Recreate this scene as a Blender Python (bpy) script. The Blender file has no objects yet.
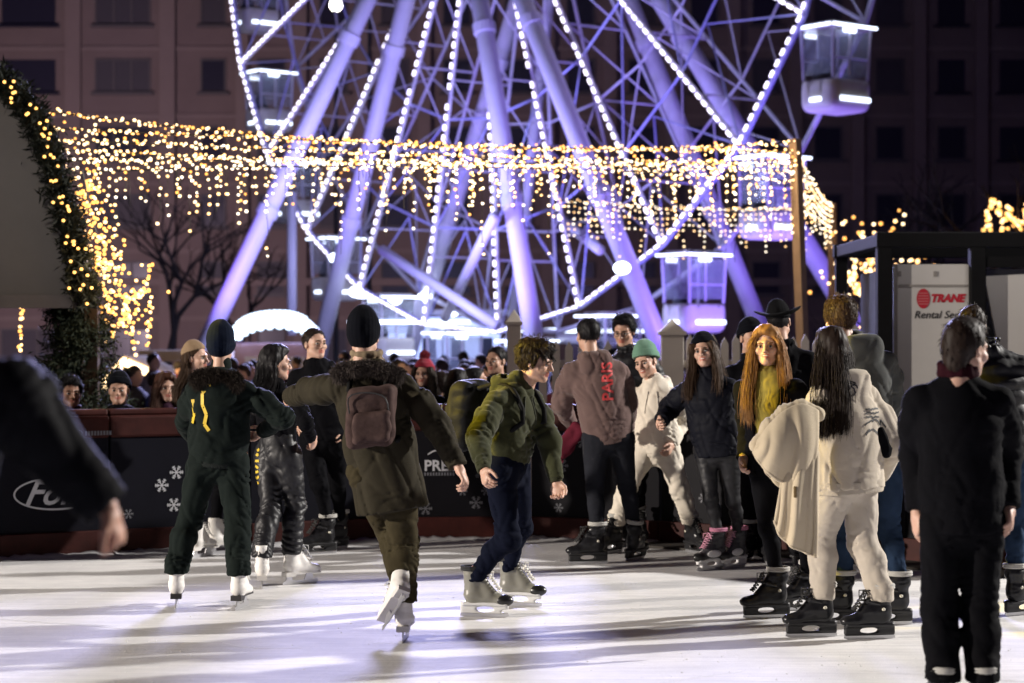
import bpy, bmesh, math, random
import numpy as np
from mathutils import Vector, Matrix
from mathutils.bvhtree import BVHTree

random.seed(7)
rng = np.random.default_rng(11)
F, CX, CY, H = 1991.1, 512.0, 338.0, 1.66          # focal length in pixels, horizon, eye height
scene = bpy.context.scene
COL = scene.collection
PI = math.pi


def V3(*a):
    return np.array(a, dtype=float)


def at(px, py, Y):
    return V3((px - CX) * Y / F, Y, H - (py - CY) * Y / F)


def ground(px, py):
    Y = H * F / (py - CY)
    return V3((px - CX) * Y / F, Y, 0.0)


def unit(v):
    v = np.asarray(v, float)
    return v / max(np.linalg.norm(v), 1e-9)


# ---------------------------------------------------------------- materials
MATS = {}


def new_mat(name):
    m = bpy.data.materials.new(name)
    m.use_nodes = True
    nt = m.node_tree
    b = nt.nodes['Principled BSDF']
    return m, nt, b


def fabric(name, col, rough=0.85, bump=0.25, scale=220.0, var=0.25, sheen=0.0, spec=0.3, coat=0.0, metal=0.0, vscale=6.0, crease=None):
    if name in MATS:
        return MATS[name]
    m, nt, b = new_mat(name)
    tc = nt.nodes.new('ShaderNodeTexCoord')
    n1 = nt.nodes.new('ShaderNodeTexNoise')
    n1.inputs['Scale'].default_value = vscale
    n1.inputs['Detail'].default_value = 5
    n1.inputs['Roughness'].default_value = 0.65
    nt.links.new(tc.outputs['Object'], n1.inputs['Vector'])
    ramp = nt.nodes.new('ShaderNodeMixRGB')
    c = np.array(col)
    ramp.inputs[1].default_value = (*np.clip(c * (1 - var), 0, 1), 1)
    ramp.inputs[2].default_value = (*np.clip(c * (1 + var), 0, 1), 1)
    nt.links.new(n1.outputs['Fac'], ramp.inputs[0])
    nt.links.new(ramp.outputs[0], b.inputs['Base Color'])
    b.inputs['Roughness'].default_value = rough
    b.inputs['Metallic'].default_value = metal
    b.inputs['Specular IOR Level'].default_value = spec
    b.inputs['Sheen Weight'].default_value = sheen
    b.inputs['Coat Weight'].default_value = coat
    crn = None
    if crease is None:
        crease = 0.0
    if crease:
        mp = nt.nodes.new('ShaderNodeMapping')
        mp.inputs['Scale'].default_value = (7, 7, 13)
        mp.inputs['Rotation'].default_value = (0.5, 0.35, 0.2)
        nt.links.new(tc.outputs['Object'], mp.inputs['Vector'])
        n3 = nt.nodes.new('ShaderNodeTexNoise')
        n3.inputs['Scale'].default_value = 1.0
        n3.inputs['Detail'].default_value = 2.5
        n3.inputs['Distortion'].default_value = 0.9
        nt.links.new(mp.outputs[0], n3.inputs['Vector'])
        ma = nt.nodes.new('ShaderNodeMath')
        ma.operation = 'SUBTRACT'
        ma.inputs[1].default_value = 0.5
        nt.links.new(n3.outputs['Fac'], ma.inputs[0])
        mb_ = nt.nodes.new('ShaderNodeMath')
        mb_.operation = 'ABSOLUTE'
        nt.links.new(ma.outputs[0], mb_.inputs[0])
        mc = nt.nodes.new('ShaderNodeMath')
        mc.operation = 'POWER'
        mc.inputs[1].default_value = 0.55
        nt.links.new(mb_.outputs[0], mc.inputs[0])
        crn = nt.nodes.new('ShaderNodeBump')
        crn.inputs['Strength'].default_value = crease
        crn.inputs['Distance'].default_value = 0.016
        nt.links.new(mc.outputs[0], crn.inputs['Height'])
        nt.links.new(crn.outputs[0], b.inputs['Normal'])
    if bump:
        n2 = nt.nodes.new('ShaderNodeTexNoise')
        n2.inputs['Scale'].default_value = scale
        n2.inputs['Detail'].default_value = 3
        nt.links.new(tc.outputs['Object'], n2.inputs['Vector'])
        bp = nt.nodes.new('ShaderNodeBump')
        bp.inputs['Strength'].default_value = bump
        bp.inputs['Distance'].default_value = 0.0016
        nt.links.new(n2.outputs['Fac'], bp.inputs['Height'])
        nt.links.new(bp.outputs[0], b.inputs['Normal'])
        if crn:
            nt.links.new(crn.outputs[0], bp.inputs['Normal'])
    MATS[name] = m
    return m


def plain(name, col, rough=0.5, metal=0.0, spec=0.5, coat=0.0):
    return fabric(name, col, rough, 0.08, 60, 0.10, 0, spec, coat, metal, 3.0)


def emis(name, col, strength):
    if name in MATS:
        return MATS[name]
    m, nt, b = new_mat(name)
    b.inputs['Base Color'].default_value = (*col, 1)
    b.inputs['Emission Color'].default_value = (*col, 1)
    b.inputs['Emission Strength'].default_value = strength
    m.cycles.emission_sampling = 'NONE'
    MATS[name] = m
    return m


def skin_mat(name, col):
    if name in MATS:
        return MATS[name]
    m = fabric(name, col, 0.5, 0.12, 350, 0.10, 0, 0.4, 0, 0, 25)
    b = m.node_tree.nodes['Principled BSDF']
    b.inputs['Subsurface Weight'].default_value = 0.12
    b.inputs['Subsurface Radius'].default_value = (0.9, 0.35, 0.2)
    b.inputs['Subsurface Scale'].default_value = 0.008
    return m


# ---------------------------------------------------------------- object helpers
def tag(o, label=None, cat=None, group=None, kind=None):
    if label:
        o['label'] = label
    if cat:
        o['category'] = cat
    if group:
        o['group'] = group
    if kind:
        o['kind'] = kind
    return o


def empty(name, loc, rotz=0.0):
    o = bpy.data.objects.new(name, None)
    o.empty_display_size = 0.2
    o.location = [float(x) for x in loc]
    o.rotation_euler = (0, 0, rotz)
    COL.objects.link(o)
    return o


def link(name, me, parent=None, mats=None, loc=None, smooth=False):
    o = bpy.data.objects.new(name, me)
    COL.objects.link(o)
    if parent is not None:
        o.parent = parent
    if loc is not None:
        o.location = [float(x) for x in loc]
    for m in (mats or []):
        me.materials.append(m)
    if smooth:
        me.polygons.foreach_set('use_smooth', [True] * len(me.polygons))
    return o


def kids(o):
    return list(o.children)


def copy_tree(o, parent=None):
    c = o.copy()
    COL.objects.link(c)
    c.parent = parent
    for ch in kids(o):
        copy_tree(ch, c)
    return c


class MB:
    """collects boxes, tubes, prisms into one mesh"""

    def __init__(s):
        s.v, s.f, s.m = [], [], []

    def add(s, verts, faces, mi=0):
        n = len(s.v)
        s.v += [tuple(float(c) for c in p) for p in verts]
        s.f += [tuple(i + n for i in fc) for fc in faces]
        s.m += [mi] * len(faces)
        return s

    def box(s, c, size, rotz=0.0, mi=0, R=None):
        hx, hy, hz = [x / 2 for x in size]
        P = np.array([(x, y, z) for x in (-hx, hx) for y in (-hy, hy) for z in (-hz, hz)])
        if R is None:
            ca, sa = math.cos(rotz), math.sin(rotz)
            R = np.array([[ca, -sa, 0], [sa, ca, 0], [0, 0, 1]])
        P = P @ np.asarray(R).T + np.asarray(c, float)
        s.add(P, [(0, 1, 3, 2), (4, 6, 7, 5), (0, 4, 5, 1), (2, 3, 7, 6), (0, 2, 6, 4), (1, 5, 7, 3)], mi)
        return s

    def tube(s, pts, r, n=8, mi=0, caps=True):
        pts = [np.asarray(p, float) for p in pts]
        rs = r if hasattr(r, '__len__') else [r] * len(pts)
        rings = []
        prev = None
        for i, p in enumerate(pts):
            d = unit(pts[min(i + 1, len(pts) - 1)] - pts[max(i - 1, 0)])
            if prev is None:
                a = np.array([0, 0, 1.0]) if abs(d[2]) < 0.9 else np.array([1.0, 0, 0])
                u = unit(np.cross(d, a))
            else:
                u = unit(prev - d * np.dot(prev, d))
            prev = u
            w = np.cross(d, u)
            rings.append([p + rs[i] * (math.cos(2 * PI * k / n) * u + math.sin(2 * PI * k / n) * w) for k in range(n)])
        verts = [q for rg in rings for q in rg]
        faces = []
        for i in range(len(rings) - 1):
            for k in range(n):
                a, b = i * n + k, i * n + (k + 1) % n
                faces.append((a, b, b + n, a + n))
        if caps:
            faces.append(tuple(range(n - 1, -1, -1)))
            faces.append(tuple((len(rings) - 1) * n + k for k in range(n)))
        s.add(verts, faces, mi)
        return s

    def prism(s, poly, y0, y1, M=None, mi=0):
        """poly in (x,z), extruded along y; optional 4x4-like function M"""
        n = len(poly)
        v = [(x, y0, z) for x, z in poly] + [(x, y1, z) for x, z in poly]
        if M is not None:
            v = [M(*p) for p in v]
        fs = [tuple(range(n)), tuple(range(2 * n - 1, n - 1, -1))]
        for i in range(n):
            j = (i + 1) % n
            fs.append((i, i + n, j + n, j))
        s.add(v, fs, mi)
        return s

    def ico(s, c, r, mi=0):
        t = (1 + 5 ** .5) / 2
        vs = np.array([(-1, t, 0), (1, t, 0), (-1, -t, 0), (1, -t, 0), (0, -1, t), (0, 1, t), (0, -1, -t), (0, 1, -t),
                       (t, 0, -1), (t, 0, 1), (-t, 0, -1), (-t, 0, 1)]) / math.sqrt(1 + t * t)
        fs = [(0, 11, 5), (0, 5, 1), (0, 1, 7), (0, 7, 10), (0, 10, 11), (1, 5, 9), (5, 11, 4), (11, 10, 2), (10, 7, 6),
              (7, 1, 8), (3, 9, 4), (3, 4, 2), (3, 2, 6), (3, 6, 8), (3, 8, 9), (4, 9, 5), (2, 4, 11), (6, 2, 10), (8, 6, 7), (9, 8, 1)]
        s.add(vs * r + np.asarray(c, float), fs, mi)
        return s

    def sphere(s, c, r, nu=12, nv=8, mi=0, R=None, mifn=None):
        r = np.array(r if hasattr(r, '__len__') else [r] * 3, float)
        vs, fs, ms = [], [], []
        for j in range(nv + 1):
            ph = PI * j / nv
            for i in range(nu):
                th = 2 * PI * i / nu
                vs.append((math.sin(ph) * math.cos(th), math.cos(ph), math.sin(ph) * math.sin(th)))
        vs = np.array(vs) * r
        if R is not None:
            vs = vs @ np.asarray(R).T
        n = len(s.v)
        for j in range(nv):
            for i in range(nu):
                k = (i + 1) % nu
                s.f.append((n + j * nu + i, n + (j + 1) * nu + i, n + (j + 1) * nu + k, n + j * nu + k))
                s.m.append(mi if mifn is None else mifn(j))
        s.v += [tuple(p) for p in vs + np.asarray(c, float)]
        return s

    def mesh(s, name, off=None):
        v = s.v
        if off is not None:
            v = [tuple(p) for p in np.array(v) - np.asarray(off, float)]
        me = bpy.data.meshes.new(name)
        me.from_pydata(v, [], s.f)
        if any(s.m):
            me.polygons.foreach_set('material_index', s.m)
        bm = bmesh.new()
        bm.from_mesh(me)
        bmesh.ops.recalc_face_normals(bm, faces=bm.faces)
        bm.to_mesh(me)
        bm.free()
        me.update()
        return me

    def build(s, name, mats, parent=None, off=None, loc=None, smooth=False, bevel=0.0):
        if not isinstance(mats, (list, tuple)):
            mats = [mats]
        o = link(name, s.mesh(name, off), parent, mats, loc, smooth)
        if bevel:
            b = o.modifiers.new('bevel', 'BEVEL')
            b.width = bevel
            b.segments = 2
            b.limit_method = 'ANGLE'
        return o


# ---------------------------------------------------------------- signed distance modelling
LAT = [np.random.default_rng(100 + i).random((32, 32, 32)).astype(np.float32) for i in range(3)]


def vnoise(P, seed=0):
    L = LAT[seed % 3]
    P = P + 13.7 * seed
    i0 = np.floor(P).astype(int)
    fr = (P - i0).astype(np.float32)
    fr = fr * fr * (3 - 2 * fr)
    i0 &= 31
    i1 = (i0 + 1) & 31
    x0, y0, z0 = i0.T
    x1, y1, z1 = i1.T
    fx, fy, fz = fr.T
    a = L[x0, y0, z0] * (1 - fx) + L[x1, y0, z0] * fx
    b = L[x0, y1, z0] * (1 - fx) + L[x1, y1, z0] * fx
    c = L[x0, y0, z1] * (1 - fx) + L[x1, y0, z1] * fx
    d = L[x0, y1, z1] * (1 - fx) + L[x1, y1, z1] * fx
    return (a * (1 - fy) + b * fy) * (1 - fz) + (c * (1 - fy) + d * fy) * fz


def dot(P, v):
    return P @ np.asarray(v, np.float32)


class Prim:
    def __init__(s, fn, lo, hi):
        s.fn, s.lo, s.hi = fn, np.asarray(lo, float), np.asarray(hi, float)

    def cut(s, c, n):
        """keep the side opposite to n"""
        f0 = s.fn
        c = np.asarray(c, np.float32)
        n = unit(n).astype(np.float32)
        s.fn = lambda P: np.maximum(f0(P), dot(P - c, n))
        return s


def rc(a, b, ra, rb):
    a = np.asarray(a, np.float32)
    b = np.asarray(b, np.float32)
    ab = b - a
    L2 = max(float(ab @ ab), 1e-9)
    R = max(ra, rb)

    def fn(P):
        q = P - a
        t = np.clip(q @ ab / L2, 0, 1)
        return np.linalg.norm(q - t[:, None] * ab, axis=1) - (ra + t * (rb - ra))
    return Prim(fn, np.minimum(a, b) - R, np.maximum(a, b) + R)


def erc(a, b, ra, rb, e, s):
    """rounded cone flattened along direction e by the factor s"""
    a = np.asarray(a, np.float32)
    b = np.asarray(b, np.float32)
    e = unit(e).astype(np.float32)

    def sc(P):
        q = P - a
        return q + (s - 1) * (q @ e)[..., None] * e
    ab = sc(b[None])[0]
    L2 = max(float(ab @ ab), 1e-9)
    R = max(ra, rb)

    def fn(P):
        q = sc(P)
        t = np.clip(q @ ab / L2, 0, 1)
        return (np.linalg.norm(q - t[:, None] * ab, axis=1) - (ra + t * (rb - ra))) / (0.5 + 0.5 * s)
    return Prim(fn, np.minimum(a, b) - R, np.maximum(a, b) + R)


def ell(c, r, R=None):
    c = np.asarray(c, np.float32)
    r = np.asarray(r, np.float32)
    R = np.eye(3, dtype=np.float32) if R is None else np.asarray(R, np.float32)

    def fn(P):
        q = ((P - c) @ R) / r
        k0 = np.linalg.norm(q, axis=1)
        k1 = np.linalg.norm(q / r, axis=1) + 1e-6
        return k0 * (k0 - 1) / k1
    m = float(r.max())
    return Prim(fn, c - m, c + m)


def rbox(c, hb, rr, R=None):
    c = np.asarray(c, np.float32)
    hb = np.asarray(hb, np.float32) - rr
    R = np.eye(3, dtype=np.float32) if R is None else np.asarray(R, np.float32)

    def fn(P):
        q = np.abs((P - c) @ R) - hb
        return np.linalg.norm(np.maximum(q, 0), axis=1) + np.minimum(q.max(axis=1), 0) - rr
    m = float(np.linalg.norm(hb) + rr)
    return Prim(fn, c - m, c + m)


class Field:
    def __init__(s, h):
        s.h = h
        s.ops = []

    def add(s, p, k=0.02, op='u'):
        s.ops.append((p, k, op))
        return s

    def sub(s, p, k=0.01):
        return s.add(p, k, 's')

    def solve(s, disp=None, band=0.06, post=None):
        h = s.h
        us = [p for p, k, op in s.ops if op == 'u']
        lo = np.min([p.lo for p in us], axis=0) - 4 * h - 0.03
        hi = np.max([p.hi for p in us], axis=0) + 4 * h + 0.03
        n = np.ceil((hi - lo) / h).astype(int) + 1
        D = np.full(n, 0.5, np.float32)
        ax = [lo[i] + h * np.arange(n[i]) for i in range(3)]
        for p, k, op in s.ops:
            mg = k + 4 * h + 0.02
            i0 = np.clip(np.floor((p.lo - mg - lo) / h).astype(int), 0, n)
            i1 = np.clip(np.ceil((p.hi + mg - lo) / h).astype(int) + 1, 0, n)
            if (i1 <= i0).any():
                continue
            sl = tuple(slice(a, b) for a, b in zip(i0, i1))
            G = np.meshgrid(*[ax[i][i0[i]:i1[i]] for i in range(3)], indexing='ij')
            P = np.stack([g.ravel() for g in G], 1).astype(np.float32)
            d = p.fn(P).reshape(D[sl].shape)
            a = D[sl]
            if op == 'u':
                hh = np.maximum(k - np.abs(a - d), 0) / k
                D[sl] = np.minimum(a, d) - hh * hh * k / 4
            else:
                d = -d
                hh = np.maximum(k - np.abs(a - d), 0) / k
                D[sl] = np.maximum(a, d) + hh * hh * k / 4
        if disp is not None or post is not None:
            m = np.abs(D) < band
            ii = np.argwhere(m)
            P = (lo + ii * h).astype(np.float32)
            dv = D[m]
            if disp is not None:
                dv = dv + disp(P)
            if post is not None:
                dv = post(P, dv)
            D[m] = dv
        s.D, s.lo0 = D, lo
        return s

    def nets(s, smooth=1):
        D, h = s.D, s.h
        S = D < 0
        c = np.stack([S[i:S.shape[0] - 1 + i, j:S.shape[1] - 1 + j, k:S.shape[2] - 1 + k] for i in (0, 1) for j in (0, 1) for k in (0, 1)])
        act = c.any(0) & ~c.all(0)
        idx = np.argwhere(act)
        ids = np.full(act.shape, -1, np.int64)
        ids[act] = np.arange(len(idx))
        acc = np.zeros((len(idx), 3))
        cnt = np.zeros(len(idx))
        cor = [(i, j, k) for i in (0, 1) for j in (0, 1) for k in (0, 1)]
        vals = {q: D[idx[:, 0] + q[0], idx[:, 1] + q[1], idx[:, 2] + q[2]].astype(float) for q in cor}
        for q in cor:
            for axx in range(3):
                if q[axx] == 0:
                    r = list(q)
                    r[axx] = 1
                    r = tuple(r)
                    va, vb = vals[q], vals[r]
                    m = (va < 0) != (vb < 0)
                    t = np.where(m, va / np.where(m, va - vb, 1), 0)
                    p = np.tile(np.array(q, float), (len(idx), 1))
                    p[:, axx] += t
                    acc[m] += p[m]
                    cnt[m] += 1
        V = s.lo0 + h * (idx + acc / np.maximum(cnt, 1)[:, None])
        faces = []
        for axx in range(3):
            b, cc = (axx + 1) % 3, (axx + 2) % 3
            sl0 = [slice(None)] * 3
            sl1 = [slice(None)] * 3
            sl0[axx] = slice(0, -1)
            sl1[axx] = slice(1, None)
            ch = S[tuple(sl0)] != S[tuple(sl1)]
            e = np.argwhere(ch)
            ok = (e[:, b] > 0) & (e[:, cc] > 0) & (e[:, b] < S.shape[b] - 1) & (e[:, cc] < S.shape[cc] - 1)
            e = e[ok]
            ins = S[tuple(e.T)]

            def cell(db, dc):
                q = e.copy()
                q[:, b] -= db
                q[:, cc] -= dc
                return ids[tuple(q.T)]
            quad = np.stack([cell(1, 1), cell(0, 1), cell(0, 0), cell(1, 0)], 1)
            quad[~ins] = quad[~ins][:, ::-1]
            faces.append(quad)
        Fq = np.concatenate(faces)
        Fq = Fq[(Fq >= 0).all(1)]
        for _ in range(smooth):
            A = np.zeros_like(V)
            C = np.zeros(len(V))
            for i in range(4):
                a, b = Fq[:, i], Fq[:, (i + 1) % 4]
                np.add.at(A, a, V[b])
                np.add.at(A, b, V[a])
                np.add.at(C, a, 1)
                np.add.at(C, b, 1)
            V = V * 0.5 + 0.5 * A / np.maximum(C, 1)[:, None]
        return V, Fq


def raw_mesh(name, V, Fq, mi=None, smooth=True):
    me = bpy.data.meshes.new(name)
    me.vertices.add(len(V))
    me.vertices.foreach_set('co', np.ascontiguousarray(V, np.float32).ravel())
    nf = len(Fq)
    me.loops.add(nf * 4)
    me.loops.foreach_set('vertex_index', np.ascontiguousarray(Fq, np.int32).ravel())
    me.polygons.add(nf)
    me.polygons.foreach_set('loop_start', np.arange(0, nf * 4, 4, dtype=np.int32))
    me.polygons.foreach_set('use_smooth', np.full(nf, smooth))
    if mi is not None:
        me.polygons.foreach_set('material_index', np.asarray(mi, np.int32))
    me.update(calc_edges=True)
    me.validate()
    return me


def folds(amp=0.010, fz=20.0, fx=8.0, seed=0, fine=0.004, puff=0.0, drape=0.0):
    def fn(P):
        n = vnoise(P * np.array([fx, fx, fz], np.float32), seed)
        d = amp * (1 - 2 * np.abs(2 * n - 1))
        d = d + fine * (vnoise(P * 26, seed + 1) * 2 - 1)
        if drape:
            d = d + drape * (vnoise(P * np.array([17, 17, 4.0], np.float32), seed + 2) * 2 - 1)
        if puff:
            d = d + puff * (1 - np.abs(np.sin(P[:, 2] * 34 + 2 * vnoise(P * 4, seed)))) * 1.0
        return d
    return fn


def cloth(joints, tilt=0.5, drape=.011, base=.0018, seed=0, puff=0.0, dfreq=13.0):
    """creases stacked at the joints, slanted drape lines elsewhere
    joints: (point, axis, reach along the axis, amplitude, wavelength)"""
    def fn(P):
        d = base * (vnoise(P * np.array([9, 9, 18], np.float32), seed) * 2 - 1)
        if drape:
            q = np.stack([P[:, 0] * dfreq + P[:, 2] * dfreq * tilt, P[:, 1] * dfreq, P[:, 2] * dfreq * .24 - P[:, 0] * dfreq * .12], 1)
            n = vnoise(q, seed + 1)
            r = 1 - np.abs(2 * n - 1)
            q2 = np.stack([P[:, 0] * dfreq - P[:, 2] * dfreq * tilt * .8, P[:, 1] * dfreq, P[:, 2] * dfreq * .3 + P[:, 0] * 2], 1) * .8 + 5.3
            r2 = 1 - np.abs(2 * vnoise(q2, seed + 2) - 1)
            d = d + drape * (np.clip((r - .62) / .38, 0, 1) ** 2.4 + .7 * np.clip((r2 - .62) / .38, 0, 1) ** 2.4)
        for (c, a, L, amp, lam) in joints:
            q = P - np.asarray(c, np.float32)
            s = q @ np.asarray(a, np.float32)
            rad = np.linalg.norm(q - s[:, None] * np.asarray(a, np.float32), axis=1)
            w = np.exp(-(s / L) ** 2) * (rad < .17)
            m = w > .04
            if not m.any():
                continue
            Pm = P[m]
            u = (vnoise(Pm * 8 + 3.1, seed) - .5) * 2.6 + (vnoise(Pm * 19 + 1.1, seed + 1) - .5) * .8
            ph = s[m] / lam + u
            r = 1 - 2 * np.abs(ph - np.floor(ph) - .5)
            brk = np.clip(vnoise(Pm * 10 + 7.7, seed + 2) * 2.2 - .5, 0, 1)
            d[m] = d[m] + amp * w[m] * brk * (r ** 2.2 - .25)
        if puff:
            d = d + puff * (1 - np.abs(np.sin(P[:, 2] * 34 + 2 * vnoise(P * 4, seed)))) * 1.0
        return d
    return fn


def text_mesh(s, size, sub=1, shear=0.0, extrude=0.0, bold=0.0):
    cu = bpy.data.curves.new('text', 'FONT')
    cu.body = s
    cu.size = size
    cu.align_x = 'CENTER'
    cu.align_y = 'CENTER'
    cu.shear = shear
    cu.extrude = extrude
    cu.offset = bold
    cu.resolution_u = 3
    o = bpy.data.objects.new('text', cu)
    COL.objects.link(o)
    bpy.context.view_layer.update()
    me = bpy.data.meshes.new_from_object(o.evaluated_get(bpy.context.evaluated_depsgraph_get()))
    bpy.data.objects.remove(o)
    bpy.data.curves.remove(cu)
    return me


def map_mesh(me, fn):
    n = len(me.vertices)
    co = np.empty(n * 3, np.float32)
    me.vertices.foreach_get('co', co)
    co = np.array([fn(*p) for p in co.reshape(-1, 3)], np.float32)
    me.vertices.foreach_set('co', co.ravel())
    me.update()


def split_long(me, maxlen):
    bm = bmesh.new()
    bm.from_mesh(me)
    bmesh.ops.triangulate(bm, faces=bm.faces)
    for _ in range(3):
        es = [e for e in bm.edges if e.calc_length() > maxlen]
        if not es:
            break
        bmesh.ops.subdivide_edges(bm, edges=es, cuts=1, use_grid_fill=False)
        bmesh.ops.triangulate(bm, faces=[f for f in bm.faces if len(f.verts) > 3])
    bm.to_mesh(me)
    bm.free()


def project(me, target, c, xd, yd, n, off=0.004):
    """lay a flat mesh in (x,y) onto the world-space surface target=(V,F)"""
    bv = BVHTree.FromPolygons([tuple(p) for p in target[0]], [tuple(int(i) for i in q) for q in target[1]])
    c, xd, yd, n = [np.asarray(q, float) for q in (c, xd, yd, n)]

    def fn(x, y, z):
        p = c + x * xd + y * yd
        hit = bv.ray_cast(Vector(p + 0.35 * n), Vector(-n), 0.7)
        if hit[0] is None:
            return p
        return np.array(hit[0]) + off * n
    map_mesh(me, fn)
# ---------------------------------------------------------------- skates
SK = {}


def q2obj(name, V, Fq, mats, parent=None):
    return link(name, raw_mesh(name, V, Fq), parent, mats)


def skate_kind(kind):
    if kind in SK:
        return SK[kind]
    cfg = dict(
        white=dict(boot=fabric('skate_white_leather', (0.72, 0.70, 0.66), 0.45, 0.15, 90, 0.08), lace=(0.7, 0.7, 0.68), sole=(0.02, 0.018, 0.018), hold='figure'),
        whitefull=dict(boot=fabric('skate_white_leather', (0.72, 0.70, 0.66), 0.45, 0.15, 90, 0.08), lace=(0.7, 0.7, 0.68), sole=(0.6, 0.58, 0.55), hold='figure'),
        rental=dict(boot=fabric('skate_black_plastic', (0.014, 0.014, 0.016), 0.28, 0.1, 40, 0.2), lace=(0.02, 0.02, 0.02), sole=(0.014, 0.014, 0.016), hold='rental'),
        hockey=dict(boot=fabric('skate_grey_leather', (0.21, 0.205, 0.17), 0.35, 0.2, 60, 0.25), lace=(0.7, 0.68, 0.6), sole=(0.62, 0.62, 0.6), hold='hockey'),
        pink=dict(boot=fabric('skate_black_white', (0.05, 0.05, 0.055), 0.35, 0.2, 60, 0.3), lace=(0.48, 0.22, 0.30), sole=(0.7, 0.7, 0.7), hold='hockey'),
    )[kind]
    fld = Field(0.006)
    x = (1, 0, 0)
    fld.add(erc((0, -.058, .275), (0, -.052, .15), .060, .055, x, 1.2), .02)
    fld.add(erc((0, -.055, .128), (0, .095, .108), .054, .040, x, 1.12), .03)
    fld.add(ell((0, .125, .103), (.042, .062, .034)), .02)
    fld.add(rc((0, -.01, .24), (0, .045, .15), .030, .036), .03)
    if kind == 'rental':
        fld.add(erc((0, -.058, .25), (0, -.052, .24), .066, .066, x, 1.2), .004)
        fld.add(erc((0, -.05, .16), (0, -.0, .145), .062, .055, x, 1.15), .006)
    fld.solve(folds(0.003, 40, 14, 1, 0.001))
    h = fld.h
    V, Fq = fld.nets(1)
    V[:, 2] = np.clip(V[:, 2], 0.079, 0.298)
    boot = raw_mesh('skate', V, Fq)
    boot.materials.append(cfg['boot'])
    parts = []
    toM = lambda a, t, z: (t, a, z)
    steel = fabric('blade_steel', (0.6, 0.6, 0.62), 0.3, 0.03, 60, 0.1, 0, 0.5, 0, 0.8)
    solem = plain('sole_' + kind, cfg['sole'], 0.45)
    mb = MB()
    if cfg['hold'] == 'figure':
        mb.prism([(-.125, 0), (-.10, -.0), (.15, 0), (.166, .008), (.160, .035), (.13, .028), (-.10, .028), (-.125, .02)], -.002, .002, toM)
        mb.prism([(-.10, .028), (-.045, .028), (-.055, .075), (-.09, .075)], -.0035, .0035, toM)
        mb.prism([(.05, .028), (.13, .028), (.115, .078), (.07, .078)], -.0035, .0035, toM)
        parts.append(('blade', mb.mesh('blade'), steel))
        sb = MB()
        sb.prism([(-.115, .058), (-.045, .058), (-.02, .078), (.17, .072), (.17, .084), (-.115, .09)], -.034, .034, toM)
        parts.append(('sole', sb.mesh('sole'), solem))
    else:
        mb.prism([(-.135, .006), (-.11, 0), (.14, 0), (.165, .008), (.16, .03), (-.13, .03)], -.002, .002, toM)
        parts.append(('blade', mb.mesh('blade'), steel))
        f2 = Field(0.006)
        f2.add(rbox((0, .015, .058), (.017, .148, .037), .012), .01)
        f2.sub(ell((0, .02, .05), (.08, .055, .017)), .005)
        if cfg['hold'] == 'hockey':
            f2.sub(ell((0, .15, .035), (.08, .03, .014)), .005)
        f2.add(rbox((0, .02, .082), (.036, .14, .012), .008), .01)
        f2.solve()
        V2, F2 = f2.nets(1)
        parts.append(('holder', raw_mesh('holder', V2, F2), solem))
    lc = MB()
    zig = []
    for i in range(8):
        t = i / 7
        y = -.005 + t * .085
        z = .275 - t * .125 if t < .75 else .275 - .75 * .125 - (t - .75) * .06
        s = 1 if i % 2 else -1
        zig.append((s * .028, y + .033 - .01 * abs(t - .5), z))
    for i in range(7):
        a, b = zig[i], zig[i + 1]
        mid = ((a[0] + b[0]) / 2, (a[1] + b[1]) / 2 + .016, (a[2] + b[2]) / 2 + .006)
        lc.tube([a, mid, b], .0045, 5)
        lc.tube([(-a[0], a[1], a[2]), (-mid[0], mid[1], mid[2]), (-b[0], b[1], b[2])], .0045, 5)
    for s in (-1, 1):
        lc.tube([(0, .035, .275), (s * .03, .065, .27), (s * .045, .06, .235), (s * .02, .045, .25)], .004, 5)
    parts.append(('laces', lc.mesh('laces'), plain('lace_' + kind, cfg['lace'], 0.7)))
    cf = MB()
    colr = dict(rental=(.42, .41, .38), hockey=(.03, .03, .03), pink=(.40, .16, .24)).get(kind)
    if colr:
        for zz in (.290, .302):
            pts = [(0.054 * math.cos(a), -.058 + .066 * math.sin(a), zz) for a in np.linspace(0, 2 * PI, 17)]
            cf.tube(pts, .010, 6, caps=False)
        parts.append(('cuff', cf.mesh('cuff'), fabric('cuff_' + kind, colr, 0.9)))
    if kind == 'rental':
        rv = MB()
        for s in (-1, 1):
            rv.sphere((s * .05, -.05, .17), (.007, .011, .011), 10, 6)
        parts.append(('rivet', rv.mesh('rivet'), plain('rivet_cream', (.65, .62, .5), 0.4)))
        st = MB()
        st.tube([(-.053, -.03, .2), (-.04, .03, .215), (0, .048, .217), (.04, .03, .215), (.053, -.03, .2)], .008, 6)
        parts.append(('strap', st.mesh('strap'), solem))
    if kind == 'hockey' or kind == 'pink':
        tp = MB()
        tp.sphere((0, .132, .103), (.046, .062, .038), 14, 10)
        parts.append(('toe_cap', tp.mesh('toe_cap'), plain('toe_black', (.012, .012, .012), .3)))
        if kind == 'pink':
            for s in (-1, 1):
                pt = MB()
                pt.sphere((s * .046, .03, .125), (.012, .07, .028), 12, 8)
                parts.append(('side_panel', pt.mesh('side_panel'), plain('panel_white', (.7, .7, .7), .4)))
    for _, me, m in parts:
        me.materials.append(m)
        if len(me.polygons) > 30:
            me.polygons.foreach_set('use_smooth', [True] * len(me.polygons))
    SK[kind] = (boot, parts)
    return SK[kind]


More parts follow.
